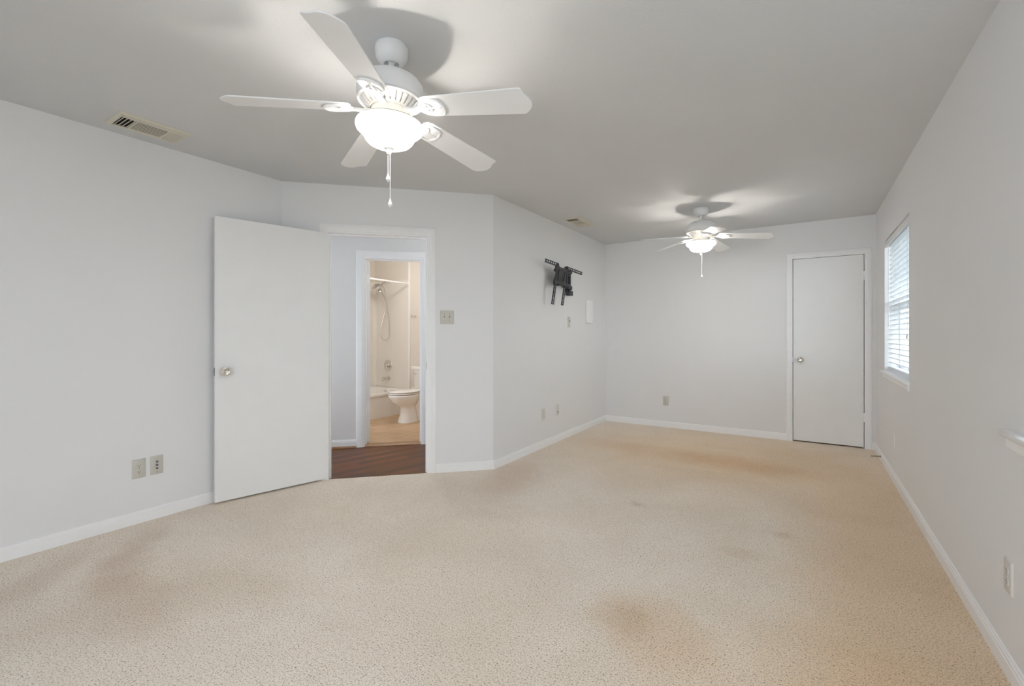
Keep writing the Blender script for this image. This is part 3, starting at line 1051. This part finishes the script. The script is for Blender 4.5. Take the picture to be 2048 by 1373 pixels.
    for k in range(5):
        Mb = Matrix.Rotation(R(72 * k), 4, 'Z') @ Matrix.Translation((0, 0, -0.286)) @ Matrix.Rotation(R(5.8), 4, 'Y') @ Matrix.Rotation(R(-12), 4, 'X')
        if blade_me is None:
            m = MB()
            cx = sum(p[0] for p in outline) / len(outline)
            def shr(p, d):
                x, y = p
                return (x - d * (1 if x > 0.58 else (-1 if x < 0.18 else 0)), y - d * (1 if y > 0 else -1))
            m.loft([[shr(p, 0.0015) + (-0.003,) for p in outline], [p + (-0.0015,) for p in outline], [p + (0.0015,) for p in outline], [shr(p, 0.0015) + (0.003,) for p in outline]])
            b = m.done('blade', MAT['blade'], root, smooth=30)
            blade_me = b.data
            # iron: arm from hub, then a shield-shaped medallion under the blade root with an open frame
            m = MB()
            m.loft([[(0.070, -0.016, -0.004), (0.070, 0.016, -0.004), (0.070, 0.016, -0.014), (0.070, -0.016, -0.014)],
                    [(0.110, -0.010, -0.006), (0.110, 0.010, -0.006), (0.110, 0.010, -0.016), (0.110, -0.010, -0.016)],
                    [(0.150, -0.013, -0.0035), (0.150, 0.013, -0.0035), (0.150, 0.013, -0.013), (0.150, -0.013, -0.013)],
                    [(0.185, -0.020, -0.0032), (0.185, 0.020, -0.0032), (0.185, 0.020, -0.010), (0.185, -0.020, -0.010)]])
            sh = [(0.150, 0.013), (0.172, 0.034), (0.200, 0.044), (0.230, 0.046), (0.247, 0.040), (0.258, 0.022), (0.262, 0.0)]
            sh = sh + [(x, -y) for x, y in reversed(sh[:-1])]
            m.tube([(x, y, -0.0075) for x, y in sh], 0.0050, 8)
            m.tube([(0.180, 0.0, -0.0075), (0.262, 0.0, -0.0075)], 0.0042, 8)
            m.tube(smoothpath([(0.168, 0.030, -0.0075), (0.195, 0.020, -0.0075), (0.205, 0.0, -0.0075), (0.195, -0.020, -0.0075), (0.168, -0.030, -0.0075)], 4), 0.0038, 8)
            ins = [(x * 0.985 + 0.003, y * 0.9) for x, y in sh]
            m.prism(ins, -0.0052, -0.0032)
            ir = m.done('blade_iron', MAT['fan'], b, smooth=40)
            iron_me = ir.data
        else:
            b = bpy.data.objects.new('blade', blade_me)
            COL.objects.link(b)
            b.parent = root
            ir = bpy.data.objects.new('blade_iron', iron_me)
            COL.objects.link(ir)
            ir.parent = b
        b.matrix_basis = Mb
    # bulbs inside the bowl
    for k, az in enumerate((53, 173, 293)):
        l = bpy.data.lights.new('bulb_light', 'POINT')
        l.energy = BULB_W
        l.color = BULB_COL
        l.shadow_soft_size = 0.012
        o = bpy.data.objects.new('bulb_light', l)
        COL.objects.link(o)
        o.parent = root
        o.location = (0.082 * math.cos(R(az)), 0.082 * math.sin(R(az)), -0.3625)
    return root


def kids(o):
    return [c for c in bpy.data.objects if c.parent == o]


def copy_tree(o, parent=None):
    c = o.copy()
    COL.objects.link(c)
    if parent:
        c.parent = parent
    for ch in kids(o):
        copy_tree(ch, c)
    return c


fan = make_fan()
fan2 = copy_tree(fan)
tag(fan, 'large white five-blade ceiling fan nearest the camera, lit glass bowl', 'ceiling fan', 'white ceiling fans')
tag(fan2, 'small far white ceiling fan near the closet door, bowl lit', 'ceiling fan', 'white ceiling fans')
fan.matrix_basis = Matrix.Translation((-1.503, 1.368, H)) @ Matrix.Rotation(R(12), 4, 'Z') @ Matrix.Scale(1.02, 4)
fan2.matrix_basis = Matrix.Translation((-0.876, 4.790, H)) @ Matrix.Rotation(R(6), 4, 'Z')
# the near fan hangs slightly out of plumb from its ball joint; its chains hang straight
cr = Vector((math.cos(R(32.889)), math.sin(R(32.889)), 0))        # camera-right as a plain horizontal direction
ax = fan.matrix_basis.to_3x3().inverted() @ Vector((-cr.y, cr.x, 0))
TILT = Matrix.Translation((0, 0, -0.052)) @ Matrix.Rotation(R(1.6), 4, ax) @ Matrix.Translation((0, 0, 0.078))
for ch in kids(fan):
    nm = ch.name.split('.')[0]
    if nm == 'canopy':
        continue
    if nm == 'pull_chain':
        d = TILT @ Vector((0, 0, -0.465)) - Vector((0, 0, -0.465))
        ch.matrix_basis = Matrix.Translation(d)
    else:
        ch.matrix_basis = TILT @ ch.matrix_basis
        if nm == 'blade':
            dx_ = ch.matrix_basis.to_3x3() @ Vector((1, 0, 0))
            if abs((math.degrees(math.atan2(dx_.y, dx_.x)) % 360) - 288) < 10:     # one blade of the near fan sags less than the rest
                ch.matrix_basis = Matrix.Rotation(R(-1.0), 4, 'Z') @ ch.matrix_basis @ Matrix.Rotation(R(-2.8), 4, 'Y')
short = [c for c in kids(fan2) if c.name.startswith('pull_chain')]
short = max(short, key=lambda c: min(v.co.z for v in c.data.vertices))
for c in kids(short) + [short]:
    bpy.data.objects.remove(c)
for ch in kids(fan2):
    nm = ch.name.split('.')[0]
    if nm == 'glass_bowl':
        ch.material_slots[0].link = 'OBJECT'
        ch.material_slots[0].material = MAT['bowl_far']
    if nm != 'canopy':
        ch.matrix_basis = Matrix.Translation((0, 0, 0.020)) @ ch.matrix_basis

# ------------------------------------------------------------------ wall mount for a screen
PX, PY, PZ = -2.222, 4.405, 1.828
root = tag(empty('television_mount', (XT, PY, PZ)), 'black steel articulated television mount with four slotted arms on wall', 'wall mount')
base = Matrix.Translation((-XT, -PY, -PZ))
# local frame of head: x = along wall (+Y), y = out (+X), z = up ; rolled and tilted
M_H = base @ Matrix(((0, 1, 0, PX), (1, 0, 0, PY), (0, 0, 1, PZ), (0, 0, 0, 1))) @ Matrix.Rotation(R(2.3), 4, 'Y') @ Matrix.Rotation(R(-7), 4, 'X')
m = MB()
hx_, hz_ = 0.135, 0.100
shape = [(-0.135, 0.085), (-0.120, 0.108), (-0.085, 0.112), (-0.070, 0.092), (-0.030, 0.086), (0.030, 0.086), (0.070, 0.092), (0.085, 0.112), (0.120, 0.108), (0.135, 0.085), (0.128, 0.055), (0.112, 0.030), (0.112, -0.030), (0.128, -0.055), (0.135, -0.090), (0.120, -0.118), (0.090, -0.118), (0.072, -0.098), (0.040, -0.085), (-0.040, -0.085), (-0.072, -0.098), (-0.090, -0.118), (-0.120, -0.118), (-0.135, -0.090), (-0.128, -0.055), (-0.112, -0.030), (-0.112, 0.030), (-0.128, 0.055)]
m.loft([[(x * .97, 0.006, z * .97) for x, z in shape], [(x, 0.004, z) for x, z in shape], [(x, -0.012, z) for x, z in shape]], M_H)
m.done('head_plate', MAT['black'], root, smooth=30)
m = MB()
for (x0, z0, x1, z1) in ((-0.075, 0.052, 0.075, 0.060), (-0.075, -0.060, 0.075, -0.052), (-0.075, -0.052, -0.067, 0.052), (0.067, -0.052, 0.075, 0.052)):
    m.box((x0, 0.005, z0), (x1, 0.013, z1), M_H, bev=0.001, seg=1)
m.sphere((0.0, 0.006, 0.030), 0.007, M_H)
m.done('head_frame', MAT['black'], root)
CORN = [(-0.112, 0.100), (0.112, 0.100), (-0.112, -0.106), (0.112, -0.106)]
for (x, z) in CORN:
    m = MB()
    m.lathe([(0, 0), (0.022, 0), (0.022, 0.006), (0.012, 0.008), (0.010, 0.013), (0, 0.014)], 20, M_H @ Matrix.Translation((x, 0.004, z)) @ Matrix.Rotation(R(-90), 4, 'X'))
    m.done('pivot_knob', MAT['black'], root, smooth=35)


def arm(p, d, length, wd=0.015, lip=0.016):
    """slotted bar from p along d (in head plane)"""
    d = Vector((d[0], 0, d[1])).normalized()
    n = Vector((-d.z, 0, d.x))
    Q = M_H @ Matrix(((d.x, 0, n.x, p[0]), (0, 1, 0, 0.010), (d.z, 0, n.z, p[1]), (0, 0, 0, 1)))
    m = MB()
    m.box((-0.01, -0.004, -wd), (length, 0.002, -wd + 0.008), Q)
    m.box((-0.01, -0.004, wd - 0.008), (length, 0.002, wd), Q)
    # folded lips
    m.box((-0.01, -lip, -wd - 0.002), (length, 0.002, -wd), Q)
    m.box((-0.01, -lip, wd), (length, 0.002, wd + 0.002), Q)
    k = 0
    x = -0.01
    while x < length:
        m.box((x, -0.004, -wd + .008), (min(x + 0.010, length), 0.002, wd - .008), Q)
        x += 0.044
    m.box((length - 0.010, -0.004, -wd + .008), (length, 0.002, wd - .008), Q)
    return m.done('mounting_arm', MAT['black'], root)


arm(CORN[0], (-1, 0), 0.275)
arm(CORN[1], (1, 0), 0.385)
arm(CORN[2], (-0.04, -1), 0.215, 0.019, 0.009)
arm(CORN[3], (-0.04, -1), 0.205, 0.019, 0.009)
m = MB()
m.box((4.76, 0.0, 1.645), (4.835, 0.012, 1.955), base @ M_TV, bev=0.003)
m.box((4.745, 0.012, 1.90), (4.85, 0.045, 1.945), base @ M_TV, bev=0.004)
m.box((4.745, 0.012, 1.715), (4.85, 0.045, 1.76), base @ M_TV, bev=0.004)
m.done('wall_bracket', MAT['black'], root)
m = MB()
m.tube([(4.80, 0.035, 1.68), (4.80, 0.035, 1.95)], 0.014, 16, base @ M_TV)
m.box((4.66, 0.025, 1.725), (4.80, 0.055, 1.775), base @ M_TV, bev=0.006)
m.box((4.66, 0.025, 1.865), (4.80, 0.055, 1.915), base @ M_TV, bev=0.006)
m.box((4.36, 0.055, 1.735), (4.72, 0.085, 1.765), base @ M_TV, bev=0.006)
m.box((4.36, 0.055, 1.875), (4.72, 0.085, 1.905), base @ M_TV, bev=0.006)
m.tube([(4.67, 0.055, 1.72), (4.67, 0.055, 1.92)], 0.014, 16, base @ M_TV)
m.tube([(4.40, 0.085, 1.72), (4.40, 0.085, 1.92)], 0.016, 16, base @ M_TV)
m.box((4.37, 0.085, 1.77), (4.43, 0.112, 1.88), base @ M_TV, bev=0.005)
m.done('swing_arm', MAT['black'], root, smooth=35)
m = MB()
m.box((4.745, 0.012, 1.645), (4.84, 0.060, 1.700), base @ M_TV, bev=0.006)
m.done('bracket_cap', MAT['black'], root)

# ------------------------------------------------------------------ spring door stop on the right baseboard
root = tag(empty('door_stop', (XR - 0.013, 5.50, 0.045)), 'small brass spring door stop on baseboard in far right corner', 'door stop')
m = MB()
pts = []
for k in range(0, 12 * 14 + 1):
    a = 2 * PI * k / 12
    t = k / (12 * 14)
    pts.append((-t * 0.066, 0.0062 * math.cos(a), 0.0062 * math.sin(a) - 0.006 * t * t))
m.tube(pts, 0.0013, 5)
m.lathe([(0, 0), (0.009, 0), (0.009, 0.004), (0, 0.005)], 14, Matrix.Rotation(R(-90), 4, 'Y'))
m.done('spring', MAT['brass'], root, smooth=50)
m = MB()
m.lathe([(0, 0), (0.008, 0), (0.009, 0.006), (0.007, 0.012), (0, 0.013)], 14, Matrix.Translation((-0.065, 0, -0.006)) @ Matrix.Rotation(R(-90), 4, 'Y'))
m.done('rubber_tip', MAT['ivory'], root, smooth=40)

# ------------------------------------------------------------------ bathroom
TX1 = -5.075                    # apron face
# surround panels on the walls around the tub, and the white edge strip
m = MB()
pts = [(TX1 - 0.012, BY1 - 0.006), (BX0 + 0.05, BY1 - 0.006)]
for k in range(7):
    a = R(90 + 90 * k / 6)
    pts.append((BX0 + 0.056 + 0.05 * math.cos(a), BY1 - 0.056 + 0.05 * math.sin(a)))
pts.append((BX0 + 0.006, 3.47))
outer = pts
inner = [(TX1 - 0.012, BY1 - 0.0005), (BX0 + 0.0005, BY1 - 0.0005), (BX0 + 0.0005, 3.47)]
poly = outer + list(reversed(inner))
m.prism(poly, 0.36, 2.03)
struct(m.done('trim_5', MAT['surround'], smooth=40))
m = MB()
m.box((TX1 - 0.012, BY1 - 0.022, 0.0), (TX1 + 0.016, BY1 - 0.0005, 2.40), None, bev=0.004)
struct(m.done('trim_6', MAT['trim'], smooth=40))

# bathtub
root = tag(empty('bathtub', (TX1, 3.47, 0.004)), 'white bathtub with plain apron along the bathroom wall', 'bathtub')
o0 = Vector((TX1, 3.47, 0.004))
bx0, bx1, by0, by1 = BX0 + 0.008, TX1, 3.475, BY1 - 0.008


def rr(x0, y0_, x1, y1_, r, z, n=6):
    out = []
    for cx, cy_, a0 in ((x1 - r, y1_ - r, 0), (x0 + r, y1_ - r, 90), (x0 + r, y0_ + r, 180), (x1 - r, y0_ + r, 270)):
        for k in range(n + 1):
            a = R(a0 + 90 * k / n)
            out.append((cx + r * math.cos(a) - o0.x, cy_ + r * math.sin(a) - o0.y, z))
    return out


m = MB()
m.loft([rr(bx0, by0, bx1 - 0.018, by1, 0.02, 0.0), rr(bx0, by0, bx1 - 0.018, by1, 0.02, 0.295), rr(bx0, by0, bx1 - 0.004, by1, 0.02, 0.303),
        rr(bx0, by0, bx1, by1, 0.02, 0.315), rr(bx0, by0, bx1, by1, 0.02, 0.345), rr(bx0 + .006, by0 + .006, bx1 - 0.008, by1 - .006, 0.025, 0.356),
        rr(bx0 + .06, by0 + .09, bx1 - 0.06, by1 - .07, 0.10, 0.357), rr(bx0 + .075, by0 + .11, bx1 - 0.075, by1 - .085, 0.12, 0.345),
        rr(bx0 + .10, by0 + .20, bx1 - 0.10, by1 - .11, 0.14, 0.12), rr(bx0 + .15, by0 + .27, bx1 - 0.15, by1 - .16, 0.12, 0.06)])
m.done('tub_body', MAT['tub'], root, smooth=45)
m = MB()
m.lathe([(0, 0), (0.036, 0), (0.036, 0.004), (0.030, 0.008), (0.010, 0.009), (0, 0.012)], 24, Matrix.Translation((-5.50 - o0.x, by1 - 0.088 - o0.y, 0.295)) @ Matrix.Rotation(R(82), 4, 'X'))
m.done('overflow_plate', MAT['steel'], root, smooth=40)

# tub spout and valve
root = tag(empty('tub_spout', (-5.535, BY1 - 0.006, 0.500)), 'chrome tub spout low on the shower wall', 'tub spout')
m = MB()
RX = Matrix.Rotation(R(90), 4, 'X')
m.loft([[(0.026 * s * math.cos(2 * PI * k / 20), -y, 0.024 * s2 * math.sin(2 * PI * k / 20) + dz) for k in range(20)] for (y, s, s2, dz) in ((0, 1.25, 1.25, 0), (0.008, 1.25, 1.25, 0), (0.010, 1.0, 1.0, 0), (0.07, 0.92, 0.95, 0.0), (0.12, 0.88, 0.95, -0.003), (0.135, 0.75, 0.85, -0.006), (0.142, 0.5, 0.6, -0.010))])
m.box((-0.018, -0.135, -0.034), (0.018, -0.100, -0.008), None, bev=0.006)
m.done('spout_body', MAT['steel'], root, smooth=40)
m = MB()
m.tube([(0, -0.115, 0.020), (0, -0.115, 0.034)], [0.004, 0.006], 10)
m.done('diverter_knob', MAT['steel'], root)
root = tag(empty('shower_valve', (-5.541, BY1 - 0.006, 0.706)), 'round chrome shower valve plate with handle above the spout', 'shower valve')
m = MB()
m.lathe([(0, 0), (0.085, 0), (0.086, 0.003), (0.080, 0.010), (0.060, 0.014), (0.050, 0.013), (0.030, 0.016), (0, 0.016)], 40, RX)
m.done('valve_plate', MAT['steel'], root, smooth=40)
m = MB()
m.lathe([(0, 0.014), (0.030, 0.015), (0.032, 0.022), (0.028, 0.045), (0.022, 0.055), (0, 0.057)], 30, RX)
m.tube([(0, -0.045, 0), (0.018, -0.052, -0.035), (0.022, -0.055, -0.055)], [0.009, 0.008, 0.006], 10)
m.done('valve_handle', MAT['steel'], root, smooth=40)

# shower head combination
SX, SY, SZ = -5.530, BY1 - 0.002, 2.025
root = tag(empty('shower_set', (SX, SY, SZ)), 'chrome double shower head with hanging looped hose', 'shower head')
m = MB()
m.lathe([(0, 0), (0.030, 0), (0.028, 0.006), (0.014, 0.010), (0, 0.010)], 24, RX)
m.tube(smoothpath([(0, 0, 0), (0, -0.05, 0.004), (-0.004, -0.10, -0.022), (-0.010, -0.145, -0.066)], 6), 0.0095, 12)
m.done('shower_arm', MAT['steel'], root, smooth=50)
m = MB()
m.sphere((-0.012, -0.150, -0.078), 0.022)
m.tube([(-0.012, -0.150, -0.078), (-0.012, -0.215, -0.072)], [0.015, 0.013], 12)
m.tube([(-0.012, -0.150, -0.078), (-0.008, -0.168, -0.130)], [0.017, 0.013], 12)
m.tube([(-0.012, -0.150, -0.078), (0.028, -0.150, -0.072)], [0.014, 0.010], 12)
m.done('diverter', MAT['steel'], root, smooth=50)
m = MB()
T = Matrix.Translation((0.0, -0.265, -0.088)) @ Matrix.Rotation(R(38), 4, 'X')
m.lathe([(0, -0.024), (0.076, -0.022), (0.080, -0.016), (0.078, -0.008), (0.052, 0.006), (0.022, 0.020), (0.014, 0.035), (0, 0.04)], 32, T)
m.done('fixed_head', MAT['steel'], root, smooth=40)
m = MB()
T = Matrix.Translation((-0.006, -0.190, -0.158)) @ Matrix.Rotation(R(40), 4, 'X')
m.lathe([(0, -0.020), (0.040, -0.018), (0.044, -0.012), (0.040, 0.0), (0.024, 0.014), (0.012, 0.022), (0, 0.026)], 28, T)
m.tube(smoothpath([(-0.006, -0.180, -0.146), (-0.004, -0.145, -0.182), (0.0, -0.105, -0.245), (0.002, -0.080, -0.300)], 5), 0.0115, 12)
m.done('hand_shower', MAT['steel'], root, smooth=50)
m = MB()
m.tube(smoothpath([(0.002, -0.080, -0.300), (0.004, -0.068, -0.36), (0.0, -0.075, -0.46), (-0.004, -0.130, -0.64), (0, -0.165, -0.78), (0.004, -0.155, -0.87), (0.010, -0.105, -0.925), (0.014, -0.035, -0.890), (0.016, -0.010, -0.80), (0.016, -0.014, -0.66), (0.018, -0.040, -0.47), (0.022, -0.075, -0.27), (0.026, -0.110, -0.15), (0.028, -0.145, -0.085)], 8), 0.0065, 10)
m.done('hose', MAT['steel'], root, smooth=60)

# curtain rod
root = tag(empty('curtain_rod', (TX1, 3.47, 1.968)), 'white shower curtain rod across the tub', 'curtain rod')
m = MB()
m.tube([(0, 0.0, 0.006), (0, BY1 - 3.485, -0.004)], 0.0125, 14)
m.done('rod', MAT['white'], root, smooth=50)
for y in (0.001, BY1 - 3.491):
    m = MB()
    m.tube([(0, y, 0.0), (0, y + 0.012 * (1 if y < .1 else -1), 0.0)], [0.026, 0.022], 20)
    m.done('rod_flange', MAT['white'], root, smooth=50)

# towel hook
root = tag(empty('robe_hook', (-4.965, BY1, 1.463)), 'small double robe hook on bathroom wall above the toilet', 'hook')
m = MB()
m.box((-0.045, -0.006, -0.012), (0.045, 0.0, 0.012), None, bev=0.002)
m.done('backplate', MAT['bathwall'], root)
for dx in (-0.032, 0.032):
    m = MB()
    m.tube(smoothpath([(dx, -0.004, -0.004), (dx, -0.022, -0.012), (dx, -0.038, -0.004), (dx, -0.040, 0.012)], 4), 0.0055, 8)
    m.sphere((dx, -0.040, 0.014), 0.009)
    m.done('peg', MAT['steel'], root, smooth=50)

# toilet, facing the doorway side
CX = -4.585
root = tag(empty('toilet', (CX, 4.45, 0.004)), 'white toilet with closed lid beside the bathtub', 'toilet')


def ell(cx, cy_, a, b_, z, n=40, sq=1.0, flat=None):
    out = []
    for k in range(n):
        t = 2 * PI * k / n
        c, s = math.cos(t), math.sin(t)
        x = a * math.copysign(abs(c) ** sq, c)
        y = b_ * math.copysign(abs(s) ** sq, s)
        out.append((cx + x, cy_ + y, z))
    return out


m = MB()
m.loft([ell(0, 0.02, 0.118, 0.150, 0.0, sq=.85), ell(0, 0.02, 0.115, 0.147, 0.02, sq=.85), ell(0, 0.025, 0.095, 0.120, 0.10, sq=.85), ell(0, 0.02, 0.088, 0.112, 0.18, sq=.9),
        ell(0, 0.005, 0.094, 0.125, 0.215), ell(0, -0.02, 0.125, 0.165, 0.245), ell(0, -0.04, 0.155, 0.205, 0.295), ell(0, -0.055, 0.172, 0.226, 0.345), ell(0, -0.06, 0.177, 0.232, 0.372), ell(0, -0.06, 0.172, 0.228, 0.382)])
# rear trapway and tank deck
m.loft([ell(0, 0.20, 0.105, 0.16, 0.0, sq=.7), ell(0, 0.20, 0.085, 0.14, 0.05, sq=.7), ell(0, 0.20, 0.075, 0.13, 0.16, sq=.7), ell(0, 0.20, 0.10, 0.15, 0.26, sq=.7), ell(0, 0.25, 0.13, 0.17, 0.35, sq=.6), ell(0, 0.26, 0.135, 0.19, 0.384, sq=.6)])
m.done('bowl', MAT['porcelain'], root, smooth=50)
m = MB()
m.loft([ell(0, -0.045, 0.174, 0.230, 0.3905), ell(0, -0.045, 0.180, 0.238, 0.393), ell(0, -0.045, 0.181, 0.239, 0.401), ell(0, -0.045, 0.176, 0.234, 0.404)])
m.done('seat', MAT['porcelain'], root, smooth=50)
m = MB()
m.loft([ell(0, -0.040, 0.172, 0.230, 0.4125), ell(0, -0.040, 0.180, 0.238, 0.415), ell(0, -0.040, 0.181, 0.239, 0.424), ell(0, -0.040, 0.172, 0.230, 0.431), ell(0, -0.04, 0.10, 0.14, 0.437), ell(0, -0.04, 0.02, 0.03, 0.438)])
m.done('lid', MAT['porcelain'], root, smooth=50)
for dx in (-0.075, 0.075):
    m = MB()
    m.tube([(dx, 0.19, 0.385), (dx, 0.19, 0.435)], 0.012, 12)
    m.tube([(dx - .02, 0.19, 0.432), (dx + .02, 0.19, 0.432)], 0.011, 12)
    m.done('lid_hinge', MAT['porcelain'], root, smooth=50)
m = MB()
m.loft([[(x, y + 0.395, z) for x, y, z in [(p[0], p[1], p[2]) for p in ell(0, 0, a, b_, z, sq=.35)]] for (a, b_, z) in ((0.195, 0.080, 0.386), (0.205, 0.088, 0.42), (0.225, 0.100, 0.69))])
m.done('tank', MAT['porcelain'], root, smooth=40)
m = MB()
m.loft([[(x, y + 0.393, z) for x, y, z in ell(0, 0, a, b_, z, sq=.3)] for (a, b_, z) in ((0.226, 0.102, 0.688), (0.240, 0.114, 0.692), (0.242, 0.116, 0.715), (0.236, 0.110, 0.728), (0.226, 0.10, 0.731))])
m.done('tank_lid', MAT['porcelain'], root, smooth=40)
m = MB()
m.tube([(-0.155, 0.292, 0.63), (-0.155, 0.276, 0.63)], 0.010, 12)
m.tube([(-0.160, 0.278, 0.63), (-0.095, 0.276, 0.622)], [0.006, 0.008], 10)
m.done('flush_lever', MAT['steel'], root, smooth=50)


# ------------------------------------------------------------------ added lamps lighting the hall and the bathroom (unseen, fixtures made up)
def added_lamp(name, loc, watts, col, label):
    root = tag(empty(name, loc), label, 'ceiling light')
    m = MB()
    m.lathe([(0, 0), (0.13, 0), (0.135, -0.012), (0.13, -0.018), (0, -0.018)], 40)
    m.done('lamp_base', MAT['fan'], root, smooth=40)
    l = bpy.data.lights.new('bulb_light', 'POINT')
    l.energy = watts
    l.color = col
    l.shadow_soft_size = 0.09
    o = bpy.data.objects.new('bulb_light', l)
    COL.objects.link(o)
    o.parent = root
    o.location = (0, 0, -0.13)
    return root


v = M_ANG @ Vector((2.15, -0.72, 0))
added_lamp('unseen_lamp', (v.x, v.y, H), HALL_W, (0.95, 0.98, 1.0), 'unseen lamp added to brighten the hall outside the bedroom')
added_lamp('unseen_lamp', (-4.35, 3.95, H), BATH_W, (1.0, 0.945, 0.885), 'unseen ceiling lamp standing in for the bathroom vanity light')
